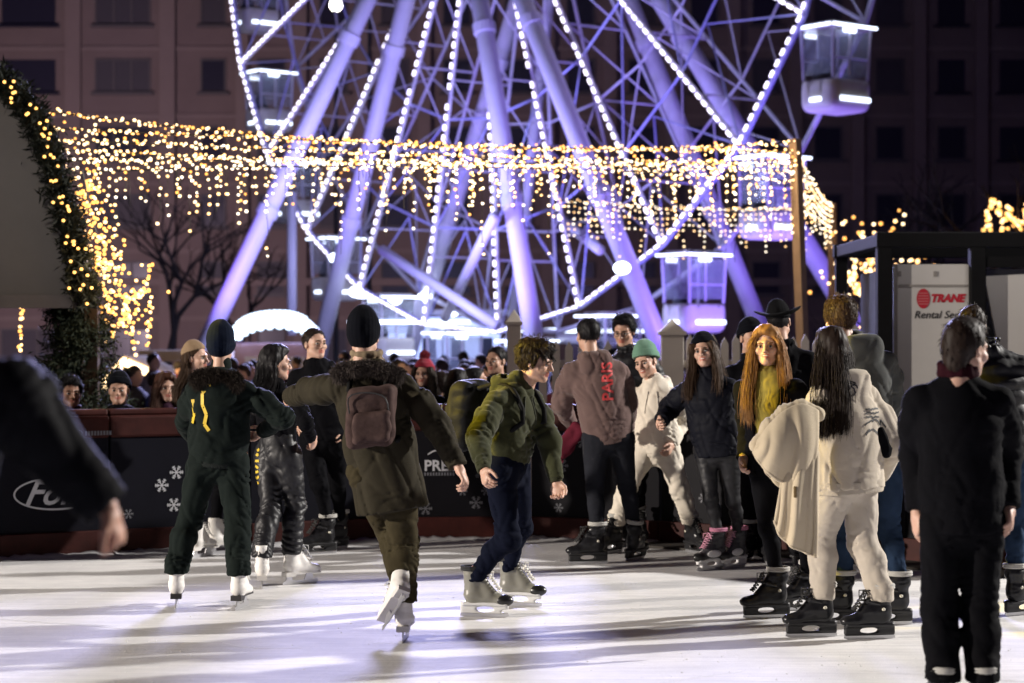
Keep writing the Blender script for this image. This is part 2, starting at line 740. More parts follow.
def skate_obj(kind, M, parent, base):
    boot, parts = skate_kind(kind)
    o = bpy.data.objects.new('skate', boot)
    COL.objects.link(o)
    o.parent = parent
    M = M.copy()
    M.translation = M.translation - Vector(base)
    o.matrix_local = M
    for n, me, _ in parts:
        c = bpy.data.objects.new(n, me)
        COL.objects.link(c)
        c.parent = o
    return o


# ---------------------------------------------------------------- people
def facing(yaw):
    a = math.radians(yaw)
    return V3(math.sin(a), -math.cos(a), 0), V3(-math.cos(a), -math.sin(a), 0)     # forward, person's right


def head_frame(yaw, pitch=0, roll=0):
    fw, rt = facing(yaw)
    up = V3(0, 0, 1)
    a = math.radians(pitch)
    fw, up = fw * math.cos(a) + up * math.sin(a), up * math.cos(a) - fw * math.sin(a)
    b = math.radians(roll)
    rt, up = rt * math.cos(b) - up * math.sin(b), up * math.cos(b) + rt * math.sin(b)
    return np.stack([rt, fw, up], 1)            # columns: right, forward, up


CAM = V3(0, 0, H)


def reach(prev, px, py, L, sgn, name=''):
    u = unit(at(px, py, 10.0) - CAM)
    w = CAM - prev
    b = float(u @ w)
    c = float(w @ w) - L * L
    disc = b * b - c
    if disc <= 0:
        p = CAM + u * (-b)
        return p
    t = -b + sgn * math.sqrt(disc)
    return CAM + u * t


def ik(a, b, l1, l2, pole):
    d = b - a
    L = np.linalg.norm(d)
    if L > (l1 + l2) * 0.995:
        s = L / (l1 + l2) * 1.006
        l1, l2 = l1 * s, l2 * s
    x = (l1 * l1 - l2 * l2 + L * L) / (2 * L)
    hgt = math.sqrt(max(l1 * l1 - x * x, 0))
    dn = d / L
    pl = unit(pole - dn * (pole @ dn))
    return a + dn * x + pl * hgt


def hand_field(w, d, palm, right_hand_lat, S, curl=0.5, fist=False):
    """w wrist, d direction, palm normal, lat towards the thumb"""
    fl = Field(0.0036)
    d = unit(d)
    palm = unit(palm - d * (palm @ d))
    lat = np.cross(d, palm) * right_hand_lat
    R = np.stack([lat, d, palm], 1)
    fl.add(rc(w - d * .05, w + d * .02, .026 * S, .027 * S), .015)
    fl.add(ell(w + d * .052 * S, (.043 * S, .056 * S, .018 * S), R), .012)
    for i, (o, ln) in enumerate(((.031, .070), (.011, .080), (-.010, .074), (-.030, .056))):
        p = w + d * .088 * S + lat * o * S
        ang = 0.15 + 0.08 * i
        q0 = p - d * .012
        for sg, (fr, r0, r1) in enumerate(((.42, .0098, .0092), (.33, .0090, .0082), (.25, .0080, .0066))):
            ang += curl * (0.5 + 0.35 * sg)
            dv = d * math.cos(ang) + palm * math.sin(ang) + lat * o * 1.2
            q = q0 + unit(dv) * ln * fr * S
            fl.add(rc(q0, q, r0 * S, r1 * S), .004)
            q0 = q
    p0 = w + d * .025 * S + lat * .026 * S
    p1 = p0 + unit(d * .75 + lat * .75 + palm * .35) * .042 * S
    p2 = p1 + unit(d * .95 + lat * .25 + palm * .45) * .034 * S
    p3 = p2 + unit(d + palm * .5) * .026 * S
    fl.add(rc(p0, p1, .016 * S, .012 * S), .012)
    fl.add(rc(p1, p2, .0115 * S, .010 * S), .004)
    fl.add(rc(p2, p3, .010 * S, .0078 * S), .003)
    fl.solve()
    return fl.nets(1)


def head_parts(c, R, S, sex, smile, fh=0.0048):
    """returns V,F,mi arrays: 0 skin 1 lip 2 eye white 3 iris 4 brow 5 teeth"""
    L = lambda *p: c + R @ (np.array(p) * S)
    r = lambda *q: np.array(q) * S
    fl = Field(fh)
    fl.add(ell(L(0, -.015, .032), r(.074, .094, .088), R), .02)
    fl.add(ell(L(0, .028, -.030), r(.058, .060, .084), R), .03)
    jw = .046 if sex == 'm' else .041
    for s in (-1, 1):
        fl.add(rc(L(s * jw, .012, -.062), L(s * .010, .070, -.094), .022 * S, .019 * S), .025)
        fl.add(ell(L(s * .043, .060, -.026), r(.024, .024, .022), R), .02)
        fl.add(rc(L(s * .044, .070, .024), L(0, .088, .020), .011 * S, .010 * S), .015)
        fl.sub(ell(L(s * .031, .101, -.002), r(.019, .018, .012), R), .012)
        fl.add(ell(L(s * .077, -.008, -.008), r(.009, .019, .031), R), .006)
        fl.sub(ell(L(s * .086, -.004, -.006), r(.006, .010, .016), R), .004)
    fl.add(rc(L(0, .087, .008), L(0, .111, -.030), .009 * S, .0115 * S), .010)
    for s in (-1, 1):
        fl.add(ell(L(s * .012, .098, -.034), r(.009, .010, .008), R), .006)
    mw, mz = (.024, .007) if smile else (.017, -.001)
    for s in (-1, 1):
        fl.add(rc(L(0, .090, -.0535), L(s * mw, .080, -.0535 + mz), .0075 * S, .005 * S), .008)
        fl.add(rc(L(0, .087, -.068), L(s * mw, .078, -.060 + mz), .0085 * S, .005 * S), .008)
    if smile:
        fl.sub(ell(L(0, .098, -.0605), r(.022, .010, .0065), R), .003)
    else:
        fl.sub(ell(L(0, .099, -.0605), r(.020, .006, .0022), R), .003)
    fl.add(rc(L(0, -.018, -.06), L(0, -.04, -.20), .052 * S if sex == 'm' else .045 * S, .060 * S if sex == 'm' else .052 * S), .03)
    fl.solve()
    V, Fq = fl.nets(1)
    q = (V - c) @ R / S
    fc = q[Fq].mean(1)
    lip = (np.abs(fc[:, 0]) < .023) & (fc[:, 1] > .082) & (fc[:, 2] < -.047) & (fc[:, 2] > -.076)
    mi = np.where(lip, 1, 0)
    mb = MB()
    for s in (-1, 1):
        mb.sphere(L(s * .031, .0785, -.002), r(.0135, .0125, .0105), 12, 8, 2, R, lambda j: 3 if False else 2)
        mb.sphere(L(s * .031, .0865, -.002), r(.0080, .0055, .0080), 10, 6, 3, R)
        mb.tube([L(s * .014, .096, .016), L(s * .030, .096, .021), L(s * .046, .084, .017)], [.0032 * S, .0042 * S, .0025 * S], 6, 4)
        mb.tube([L(s * .018, .092, .006), L(s * .031, .094, .009), L(s * .044, .086, .005)], [.002 * S, .003 * S, .002 * S], 5, 4 if sex == 'f' else 0)
    if smile:
        mb.sphere(L(0, .088, -.0585), r(.018, .008, .0045), 10, 6, 5, R)
    return V, Fq, mi, mb


def merge(chunks):
    Vs, Fs, Ms, n = [], [], [], 0
    for V, Fq, mi in chunks:
        Vs.append(V)
        Fs.append(Fq + n)
        Ms.append(mi)
        n += len(V)
    return np.concatenate(Vs), np.concatenate(Fs), np.concatenate(Ms)


def mb_quads(mb):
    v = np.array(mb.v)
    fs, ms = [], []
    for fc, m in zip(mb.f, mb.m):
        if len(fc) == 4:
            fs.append(fc)
            ms.append(m)
        elif len(fc) > 4:
            for i in range(1, len(fc) - 2, 2):
                fs.append((fc[0], fc[i], fc[i + 1], fc[i + 2]))
                ms.append(m)
    return v, np.array(fs), np.array(ms)


HAIR = dict(black=(.007, .006, .007), darkbrown=(.017, .010, .007), brown=(.05, .028, .016), blonde=(.25, .125, .042), auburn=(.05, .02, .012), grey=(.1, .1, .1))


def hair_mat(c):
    m = fabric('hair_' + c, HAIR[c], 0.55, 0.5, 160, 0.35, 0, 0.16, 0, 0, 90)
    return m


def strands(curves, r, n, spread, seed, sides=4):
    """thin locks following the guide curves"""
    rg = np.random.default_rng(seed)
    mb = MB()
    for g in curves:
        g = np.array(g, float)
        for _ in range(n):
            off = rg.normal(0, 1, 3) * spread
            k = rg.uniform(.75, 1.12)
            pts = []
            for i, p in enumerate(g):
                t = i / (len(g) - 1)
                pts.append(p + off * (0.35 + 0.75 * t) + rg.normal(0, .004, 3))
            if k < 1:
                pts[-1] = pts[-2] + (pts[-1] - pts[-2]) * k
            rr = [r * .7] + [r] * (len(g) - 2) + [r * .25]
            mb.tube(pts, rr, sides, caps=False)
    return mb


def smooth_curve(pts, n=7):
    pts = np.array(pts, float)
    out = []
    m = len(pts) - 1
    for i in range(n):
        t = i / (n - 1) * m
        k = min(int(t), m - 1)
        u = t - k
        p0, p1, p2, p3 = pts[max(k - 1, 0)], pts[k], pts[k + 1], pts[min(k + 2, m)]
        out.append(0.5 * ((2 * p1) + (-p0 + p2) * u + (2 * p0 - 5 * p1 + 4 * p2 - p3) * u * u + (-p0 + 3 * p1 - 3 * p2 + p3) * u ** 3))
    return np.array(out)


def fur_tufts(V, Fq, n, length, r, seed, sel=None):
    rg = np.random.default_rng(seed)
    c = V[Fq].mean(1)
    nr = np.cross(V[Fq[:, 1]] - V[Fq[:, 0]], V[Fq[:, 2]] - V[Fq[:, 0]])
    nr /= np.linalg.norm(nr, axis=1)[:, None] + 1e-9
    mb = MB()
    ii = rg.integers(0, len(c), n)
    for i in ii:
        if sel is not None and not sel(c[i]):
            continue
        p, d = c[i], unit(nr[i] + rg.normal(0, .45, 3))
        a = unit(np.cross(d, rg.normal(0, 1, 3)))
        b = np.cross(d, a)
        l = length * rg.uniform(.5, 1.2)
        mid = p + d * l * .55 + rg.normal(0, .004, 3)
        tip = p + d * l + np.array([0, 0, -.3 * l])
        mb.add([p + a * r, p - .5 * a * r + .87 * b * r, p - .5 * a * r - .87 * b * r, mid + a * r * .6, mid - .5 * a * r * .6 + .5 * b * r, mid - .5 * a * r * .6 - .5 * b * r, tip],
               [(0, 1, 4, 3), (1, 2, 5, 4), (2, 0, 3, 5), (3, 4, 6), (4, 5, 6), (5, 3, 6)])
    return mb


def person(label, Y, neck, pelvis, yaw, head, L=None, R=None, skates=(), S=1.0, sex='m', skin=(.50, .30, .22), top=None, legs=None,
           hair=None, hat=None, pyaw=None, smile=False, group='skaters on the ice', res=0.012, name='person', glasses=False, hs=1.0, headdy=0.0, base_z=0.0):
    px_seed = neck[0]
    fw, rt = facing(yaw)
    pf, pr = facing(yaw if pyaw is None else pyaw)
    N = at(neck[0], neck[1], Y + neck[2])
    Pv = at(pelvis[0], pelvis[1], Y + pelvis[2])
    t = unit(N - Pv)
    fw_t = unit(fw - t * (fw @ t))
    base = V3(Pv[0], Pv[1], base_z)
    root = empty(name, base)
    tag(root, label, 'person', group)
    info = dict(root=root, base=base, N=N, P=Pv, t=t, fw=fw_t, rt=rt)
    hw = (.185 if sex == 'm' else .165) * S
    drop = .092 * S
    sh = {'R': N - t * drop + rt * hw, 'L': N - t * drop - rt * hw}
    hipw = .092 * S
    hip = {'R': Pv - V3(0, 0, .05) * S + pr * hipw, 'L': Pv - V3(0, 0, .05) * S - pr * hipw}
    arms = {}
    for k, a in (('L', L), ('R', R)):
        s = sh[k]
        if a is None:
            el = s - t * .28 * S + (rt if k == 'R' else -rt) * .06 + fw * -.02
            wr = el - t * .20 * S + fw * .14 * S
            arms[k] = (s, el, wr, {})
        else:
            el = reach(s, a['el'][0], a['el'][1], .295 * S, a['el'][2])
            wr = reach(el, a['wr'][0], a['wr'][1], .265 * S, a['wr'][2])
            arms[k] = (s, el, wr, a)
    lg = {}
    skM = []
    for sk in skates:
        k = sk['leg']
        if sk.get('lift') or 'dY' in sk:
            o = at(sk['px'], sk['py'], Y + sk.get('dY', 0))
        else:
            o = ground(sk['px'], sk['py'])
        Rm = head_frame(sk['yaw'], sk.get('pitch', 0), sk.get('roll', 0))
        sc = sk.get('s', 1.0) * S ** .5
        M = Matrix(((*(Rm[0] * sc), o[0]), (*(Rm[1] * sc), o[1]), (*(Rm[2] * sc), o[2]), (0, 0, 0, 1)))
        ank = o + Rm @ (V3(0, -.05, .16) * sc)
        tp = o + Rm @ (V3(0, -.055, .285) * sc)
        pole = pf * 1.0 + (sk.get('pole', 0)) * pr
        l1, l2 = .43 * S, (.43 - .115) * S
        Lt = np.linalg.norm(tp - hip[k])
        if not sk.get('bend') and not sk.get('lift') and l1 + l2 > Lt / .975:
            q = Lt / .975 / (l1 + l2)
            l1, l2 = l1 * q, l2 * q
        kn = ik(hip[k], tp, l1, l2, pole)
        lg[k] = (hip[k], kn, tp, ank)
        skM.append((sk['kind'], M))
    for k in 'LR':
        if k not in lg:
            tp = hip[k] * V3(1, 1, 0) + V3(0, 0, .1) * S + V3(0, 0, base_z)
            kn = ik(hip[k], tp, .43 * S, .43 * S, pf)
            lg[k] = (hip[k], kn, tp, tp)
    # ---- head
    hc = at(head[0], head[1], Y + neck[2] + headdy) if head[0] is not None else N + t * .19 * S
    HR = head_frame(*head[2:])
    HS = S ** .35 * hs * (.97 if sex == 'f' else 1.0)
    info.update(hc=hc, HR=HR, HS=HS)
    chunks = []
    V, Fq, mi, mb = head_parts(hc, HR, HS, sex, smile, 0.0048 if res < .014 else .0075)
    chunks.append((V, Fq, mi))
    chunks.append(mb_quads(mb))
    # ---- body under the clothes
    bf = Field(0.016)
    cc = N - t * .17 * S
    wc = Pv + t * .12 * S
    bf.add(rc(hc - HR @ V3(0, .02, .06), N - t * .03, .045 * S, .055 * S), .03)
    bf.add(erc(cc, wc, .135 * S, .115 * S, fw, 1.5), .04)
    bf.add(erc(wc, Pv - t * .03, .115 * S, .13 * S, fw, 1.4), .04)
    bf.add(rc(sh['L'], N - t * .06 * S, .042 * S, .045 * S), .04)
    bf.add(rc(sh['R'], N - t * .06 * S, .042 * S, .045 * S), .04)
    for k in 'LR':
        s, e, w, a = arms[k]
        bf.add(rc(s, e, .048 * S, .038 * S), .02)
        bf.add(rc(e, w, .038 * S, .027 * S), .02)
        h, kn, tp, ank = lg[k]
        bf.add(rc(h, kn, .075 * S, .048 * S), .02)
        bf.add(rc(kn, tp, .046 * S, .020 * S), .02)
        bf.add(rc(tp, ank, .020 * S, .02 * S), .02)
    bf.solve()
    V, Fq = bf.nets(1)
    chunks.append((V, Fq, np.zeros(len(Fq), int)))
    gl = []
    for k in 'LR':
        s, e, w, a = arms[k]
        if a.get('hand', 'relax') is None:
            continue
        d = unit(a.get('hd', w - e))
        palm = unit(a['palm']) if 'palm' in a else unit((-rt if k == 'R' else rt) + .3 * fw)
        hv, hf = hand_field(w, d, palm, a.get('thumb', 1 if k == 'R' else -1), S ** .5 * a.get('hsz', 1.0), a.get('curl', .5))
        if a.get('hand') == 'glove':
            gl.append((hv, hf))
        else:
            chunks.append((hv, hf, np.zeros(len(hf), int)))
    V, Fq, mi = merge(chunks)
    sk = skin_mat('skin_%02d' % int(skin[0] * 100), skin)
    hcol = (hair or {}).get('col', 'darkbrown')
    lipc = (skin[0] * .85, skin[1] * .5, skin[2] * .5)
    mats = [sk, plain('lip_%02d' % int(skin[0] * 100), lipc, .4), plain('eye_white', (.34, .32, .30), .3), plain('iris_dark', (.02, .014, .01), .15),
            hair_mat(hcol), plain('teeth', (.7, .67, .6), .3)]
    me = raw_mesh('body', V - base, Fq, mi)
    link('body', me, root, mats)
    for g in gl:
        q2obj('glove', g[0] - base, g[1], [fabric('glove_black', (.015, .015, .017), .8)], root)
    # ---- top garment
    T = top or {}
    m = T['mat']
    fl = Field(res)
    r1, r2, r3 = [x * S for x in T.get('r', (.175, .165, .175))]
    dr = T.get('depth', 1.42)
    fl.add(erc(cc, wc, r1, r2, fw_t, dr), .05)
    fl.add(erc(N - t * .09 * S, cc, .105 * S, r1 * .96, fw_t, 1.25), .05)
    hemc = Pv - t * T.get('hem', .06) * S
    hd = unit(T['hemdir']) if 'hemdir' in T else t
    if 'hemoff' in T:
        hemc = hemc + np.array(T['hemoff'])
    fl.add(erc(wc, hemc, r2, r3, fw_t, T.get('depth3', 1.35)).cut(hemc, -hd), .04)
    if T.get('band', True):
        fl.add(erc(hemc + t * .05, hemc + t * .015, r3 * .93, r3 * .93, fw_t, T.get('depth3', 1.35)).cut(hemc - t * .005, -hd).cut(hemc + t * .06, hd), .006)
    rs, re, rw = [x * S for x in T.get('sl', (.078, .062, .048))]
    for k in 'LR':
        fl.add(rc(N - t * .045 * S, sh[k] + (N - t * .082 * S - sh[k]) * .08, .062 * S, rs * .74), .05)
    for k in 'LR':
        s, e, w, a = arms[k]
        w2 = w + unit(w - e) * T.get('slx', 0.0)
        md = s + (e - s) * .45
        fl.add(rc(s, md, rs * .74, rs * .93), .035)
        fl.add(rc(md, e, rs * .93, re), .03)
        fl.add(rc(e, w2, re, rw).cut(w2 - unit(w2 - e) * .004, w2 - e), .03)
        if T.get('cuff', True):
            dd = unit(w2 - e)
            fl.add(rc(w2 - dd * .055, w2 - dd * .02, rw * .98, rw * .98).cut(w2, dd), .006)
    fl.add(rc(N - t * .05, N + t * T.get('neckh', .035), .085 * S, .066 * S), .04)
    if T.get('hood'):
        bk = -fw_t
        hz = T.get('hoodz', 0.0)
        fl.add(ell(N + bk * .085 * S + t * (hz - .035), (.128 * S, .062 * S, .105 * S), np.stack([rt, fw_t, t], 1)), .010)
        for s in (-1, 1):
            fl.add(rc(N + bk * .06 * S + rt * s * .085 * S + t * (.015 + hz), N + fw_t * .075 * S + rt * s * .045 * S - t * .03, .042 * S, .030 * S), .025)
        fl.add(rc(N + bk * .105 * S + rt * .07 * S + t * (.028 + hz), N + bk * .105 * S - rt * .07 * S + t * (.028 + hz), .034 * S, .034 * S), .02)
    if T.get('collar'):
        for j in range(12):
            a0 = 2 * PI * j / 12
            a1 = 2 * PI * (j + 1) / 12
            rr = .072 * S
            z = T['collar'] * S
            p = [N - fw_t * .01 + rt * rr * math.cos(b) + fw_t * rr * math.sin(b) + t * (.02 + z * (1 - .35 * max(0, math.sin(b)))) for b in (a0, a1)]
            pb = [N + rt * rr * math.cos(b) * 1.1 + fw_t * rr * math.sin(b) * 1.1 - t * .02 for b in (a0, a1)]
            fl.add(rc(p[0], p[1], .017 * S, .017 * S), .01)
            fl.add(rc(pb[0], p[0], .02 * S, .017 * S), .015)
    cl = dict(T.get('cloth', {}))
    ca = cl.pop('amp', .016)
    jn = []
    for k in 'LR':
        s, e, w, a = arms[k]
        jn.append((e, unit(w - s), .11 * S, ca, .042))
        jn.append((w - unit(w - e) * .05, unit(w - e), .07 * S, ca * .8, .030))
        jn.append((s - t * .08, unit(unit(e - s) + .3 * (s - N)), .09 * S, ca * .8, .05))
    jn.append((hemc + t * .09, t, .09, ca * .75, .045))
    jn.append((wc, unit(t + .35 * rt), .12, ca * .5, .06))
    fl.solve(cloth(jn, seed=int(abs(px_seed)) % 3, **cl))
    V, Fq = fl.nets(1)
    info['top'] = (V, Fq)
    if T.get('rib'):
        rm = fabric(m.name + '_rib', [x * .82 for x in T['rib']], .95, .3, 240, .12)
        bf = Field(.0075)
        bf.add(erc(hemc + t * .07, hemc - t * .01, r3 * 1.0, r3 * .93, fw_t, T.get('depth3', 1.35)).cut(hemc - t * .022, -hd).cut(hemc + t * .048, hd), .006)
        bf.solve(lambda P: (.0016 * np.sin(np.arctan2((P - hemc) @ rt, (P - hemc) @ fw_t * 1.35) * 70) + .008 * (vnoise(P * 11, 1) - .5)).astype(np.float32))
        v_, f_ = bf.nets(1)
        rib_parts = [('hem_band', v_, f_)]
        for k in 'LR':
            s, e, w, a = arms[k]
            dd = unit(w + 1e-6 - e)
            cf = Field(.0065)
            cf.add(rc(w - dd * .07, w + dd * .012, rw * .93, rw * .80).cut(w + dd * .012, dd).cut(w - dd * .055, -dd), .005)
            cf.solve(lambda P: (.006 * (vnoise(P * 16, 2) - .5)).astype(np.float32))
            v_, f_ = cf.nets(1)
            rib_parts.append(('cuff', v_, f_))
    tn = T.get('name', 'jacket')
    tob = q2obj(tn, V - base, Fq, [m], root)
    info['top_ob'] = tob
    if T.get('rib'):
        for n_, v_, f_ in rib_parts:
            q2obj(n_, v_ - base, f_, [rm], tob)
    if T.get('fur'):
        f2 = Field(.012)
        bk = -fw_t
        hz = T.get('hoodz', 0.0)
        ring = []
        for j in range(9):
            a = PI * (-.15 + 1.3 * j / 8)
            ring.append(N + bk * (.11 + .03 * math.sin(a)) * S + rt * .155 * S * math.cos(a) * T.get('furw', 1.0) + t * (-.015 + hz + .035 * math.sin(a)) * S)
        for p, q in zip(ring, ring[1:]):
            f2.add(rc(p, q, .033 * S, .033 * S), .02)
        f2.solve(folds(.012, 18, 18, 2, .01))
        fv, ff = f2.nets(1)
        mbf = fur_tufts(fv, ff, 4200, .034, .0022, 5)
        fo = q2obj('fur_trim', fv - base, ff, [T['fur']], tob)
        mbf.build('fur', T['fur'], fo, off=base)
    # ---- trousers
    G = legs or {}
    fl = Field(res)
    a, b, c, d = [x * S for x in G.get('r', (.102, .088, .066, .056))]
    wtop = Pv + t * .10 * S
    fl.add(erc(wtop, Pv - V3(0, 0, .03) * S, .148 * S * G.get('hipk', 1), .158 * S * G.get('hipk', 1), pf, 1.3).cut(wtop + t * .02, t), .04)
    for k in 'LR':
        h, kn, tp, ank = lg[k]
        sd = unit(ank - tp) if np.linalg.norm(ank - tp) > .01 else unit(tp - kn)
        low = tp + unit(ank - tp) * G.get('over', 0.07)
        cal = kn + (tp - kn) * .4 - pf * .012
        fl.add(rc(h, kn, a, c), .03)
        fl.add(rc(kn, cal, c, (c + d) / 2 * 1.02), .03)
        fl.add(rc(cal, low, (c + d) / 2, d).cut(low, sd), .03)
        if G.get('cuff'):
            fl.add(rc(low - sd * .07, low - sd * .02, d * .95, d * .95).cut(low + sd * .003, sd), .005)
    cl = dict(G.get('cloth', {}))
    ca = cl.pop('amp', .014)
    jn = []
    for k in 'LR':
        h, kn, tp, ank = lg[k]
        jn.append((kn, unit(tp - h), .13 * S, ca, .048))
        jn.append((tp, unit(tp - kn), .10 * S, ca * 1.15, .034))
        jn.append((h - V3(0, 0, .05), unit(V3(0, 0, 1) + .5 * pr * (1 if k == 'R' else -1)), .10 * S, ca * .8, .05))
    fl.solve(cloth(jn, seed=int(abs(px_seed) + 1) % 3, **cl))
    V, Fq = fl.nets(1)
    info['legs'] = (V, Fq)
    info['legs_ob'] = q2obj(G.get('name', 'trousers'), V - base, Fq, [G['mat']], root)
    for kind, M in skM:
        skate_obj(kind, M, root, base)
    if not skM:
        for k in 'LR':
            o = lg[k][3]
            sf = Field(.012)
            sf.add(rc(o - V3(0, 0, .03), o - V3(0, 0, .05) + pf * .14, .045, .036), .02)
            sf.add(rc(o + V3(0, 0, .06), o - V3(0, 0, .03), .05, .048), .02)
            sf.solve()
            v, f_ = sf.nets(1)
            v[:, 2] = np.maximum(v[:, 2], base_z)
            q2obj('shoe', v - base, f_, [plain('shoe_black', (.02, .02, .02), .5)], root)
    info['arms'] = arms
    info['lg'] = lg
    # ---- hair
    Lh = lambda *p: hc + HR @ (np.array(p) * HS)
    if hair:
        st = hair.get('style', 'short')
        hm = hair_mat(hcol)
        fl = Field(.0065)
        vol = hair.get('vol', 1.0)
        hl = hair.get('line', .062)
        up = HR[:, 2]
        fo = HR[:, 1]
        zlow = hair.get('low', {'short': -.06, 'fringe': -.075, 'long': -.09, 'crop': -.045}.get(st, -.06))
        g = .012 * vol if st != 'crop' else .005
        if hat:
            g = .004
        cap = ell(Lh(0, -.02, .034), np.array([.078 + g, .100 + g, .090 + g * 1.5]) * HS, HR)
        # keep hair behind a slanted face line
        cap.cut(Lh(0, .055, hl), HR @ V3(0, .82, -.57))
        cap.cut(Lh(0, -.02, zlow), -up)
        fl.add(cap, .01)
        if st in ('short', 'fringe', 'long') and not hat:
            fl.add(ell(Lh(0, .01, .095), np.array([.066, .082, .028 + g]) * HS, HR), .02)
        if st == 'fringe':
            for j in range(7):
                x = (-1 + 2 * j / 6) * .062
                fl.add(rc(Lh(x * .8, .055, .105), Lh(x * 1.12, .092 - abs(x) * .55, .030 + .012 * (j % 2)), .020 * HS, .010 * HS), .012)
            for s in (-1, 1):
                fl.add(rc(Lh(s * .075, .02, .06), Lh(s * .083, .015, -.02), .018 * HS, .01 * HS), .012)
        if hair.get('low', 0) < -.08:
            fl.add(erc(Lh(0, -.065, -.01), Lh(0, -.062, hair['low'] + .05), .070 * HS, .058 * HS, HR[:, 1], 1.25).cut(Lh(0, .0, 0), HR[:, 1]), .02)
        guides = []
        if st == 'long':
            ln = hair.get('len', .38)
            bk = -fo * V3(1, 1, 0)
            bk = unit(bk)
            rh = HR[:, 0]
            dn = hair.get('down', V3(0, 0, -1))
            for j in range(hair.get('n', 7)):
                u = -1 + 2 * j / (hair.get('n', 7) - 1)
                s0 = Lh(.055 * u, -.02 - .03 * (1 - abs(u)), .10)
                if hat:
                    s0 = Lh(.070 * u, -.03 - .065 * (1 - abs(u)), .03)
                s1 = Lh(.088 * u, -.04 - .075 * (1 - abs(u)), -.01)
                s2 = Lh(.100 * u, -.035 - .085 * (1 - abs(u)), -.13)
                s3 = s2 + dn * ln * .5 + bk * .05 + rh * .015 * u
                s4 = s2 + dn * ln + bk * .06 + rh * .03 * u
                guides.append(smooth_curve([s0, s1, s2, s3, s4], 8))
            if hair.get('front'):
                for s in (-1, 1):
                    if hair['front'] in (s, 2):
                        s0 = Lh(.02 * s, .05, .115) if not hat else Lh(.066 * s, .05, .05)
                        s1 = Lh(.080 * s, .055, .03)
                        s2 = Lh(.092 * s, .045, -.10)
                        s3 = s2 + V3(0, 0, -ln * .55) + fo * .03 + rh * s * .02
                        s4 = s2 + V3(0, 0, -ln * 1.05) + fo * .035 + rh * s * .015
                        guides.append(smooth_curve([s0, s1, s2, s3, s4], 8))
                        guides.append(smooth_curve([s0 - fo * .03, s1 - fo * .03, s2 - fo * .03, s3 - fo * .02, s4], 8))
            for gcv in guides:
                for i in range(len(gcv) - 1):
                    ra = .024 * (1 - .55 * i / 7)
                    fl.add(rc(gcv[i], gcv[i + 1], ra * HS, ra * .95 * HS), .02)
        fl.solve(folds(.004 * vol, 12, 46, 1, .002))
        V, Fq = fl.nets(1)
        ho = q2obj('hair', V - base, Fq, [hm], root)
        if guides:
            strands(guides, .0013, hair.get('strands', 24) * 5, .019, 3, 3).build('locks', hm, ho, off=base, smooth=True)
        else:
            n = 2600 if st != 'crop' else 500
            n = int(n * hair.get('tufts', 1))
            if hat:
                n = 0
            rg = np.random.default_rng(5)
            mb = MB()
            cF = V[Fq].mean(1)
            nr = np.cross(V[Fq[:, 1]] - V[Fq[:, 0]], V[Fq[:, 2]] - V[Fq[:, 0]])
            nr /= np.linalg.norm(nr, axis=1)[:, None] + 1e-9
            lz = (cF - hc) @ HR
            top_ = Lh(0, -.03, .13)
            for i in rg.integers(0, len(cF), n):
                if nr[i] @ (cF[i] - Lh(0, -.02, .03)) < 0:
                    continue
                tang = unit((cF[i] - top_) - nr[i] * ((cF[i] - top_) @ nr[i]) + rg.normal(0, .022, 3))
                l = .034 if st == 'fringe' else .024
                mb.tube([cF[i] - nr[i] * .003, cF[i] + nr[i] * (.003 - l * l * 1.25) + tang * l * .5, cF[i] + nr[i] * (.003 - l * l * 4.6) + tang * l], [.0014, .0014, .0004], 3, caps=False)
            if mb.f:
                mb.build('locks', hm, ho, off=base, smooth=True)
    # ---- hat
    if hat:
        fl = Field(.0055)
        k = hat.get('k', 1.07)
        zl = hat.get('z', .025)
        tilt = HR @ unit(V3(0, hat.get('tilt', .30), -1))
        cp = ell(Lh(0, -.022, .042), np.array([.086, .106, .112 * hat.get('tall', 1.0)]) * HS * k, HR).cut(Lh(0, 0, zl), tilt)
        fl.add(cp, .01)
        if hat.get('cuff', True):
            cu = ell(Lh(0, -.020, .036), np.array([.092, .113, .118]) * HS * k, HR).cut(Lh(0, 0, zl - .004), tilt).cut(Lh(0, 0, zl + .05), -tilt)
            fl.add(cu, .006)

        def rib(P):
            q = (P - hc) @ HR
            return (np.sin(np.arctan2(q[:, 1], q[:, 0]) * 30) * .0007 + .004 * (vnoise(P * 20, 1) * 2 - 1)).astype(np.float32)
        fl.solve(rib)
        V, Fq = fl.nets(1)
        ha = q2obj(hat.get('name', 'beanie'), V - base, Fq, [hat['mat']], root)
        if hat.get('pom'):
            pf_ = Field(.008)
            pf_.add(ell(Lh(0, -.02, .175), np.array([.045] * 3) * HS), .01)
            pf_.solve(folds(.008, 40, 40, 0, .004))
            v, f_ = pf_.nets(1)
            po = q2obj('pompom', v - base, f_, [hat['mat']], ha)
            fur_tufts(v, f_, 500, .02, .003, 3).build('yarn', hat['mat'], po, off=base)
        if hat.get('brim'):
            bm_ = Field(.008)
            bm_.add(ell(Lh(0, -.01, .05), np.array([.175, .195, .016]) * HS, HR), .01)
            bm_.solve(lambda P: (-.25 * np.abs((P - hc) @ HR[:, 0]) ** 2 * 0).astype(np.float32))
            v, f_ = bm_.nets(1)
            lx = (v - hc) @ HR[:, 0]
            v = v + HR[:, 2] * (1.6 * lx ** 2)[:, None]
            q2obj('brim', v - base, f_, [hat['mat']], ha)
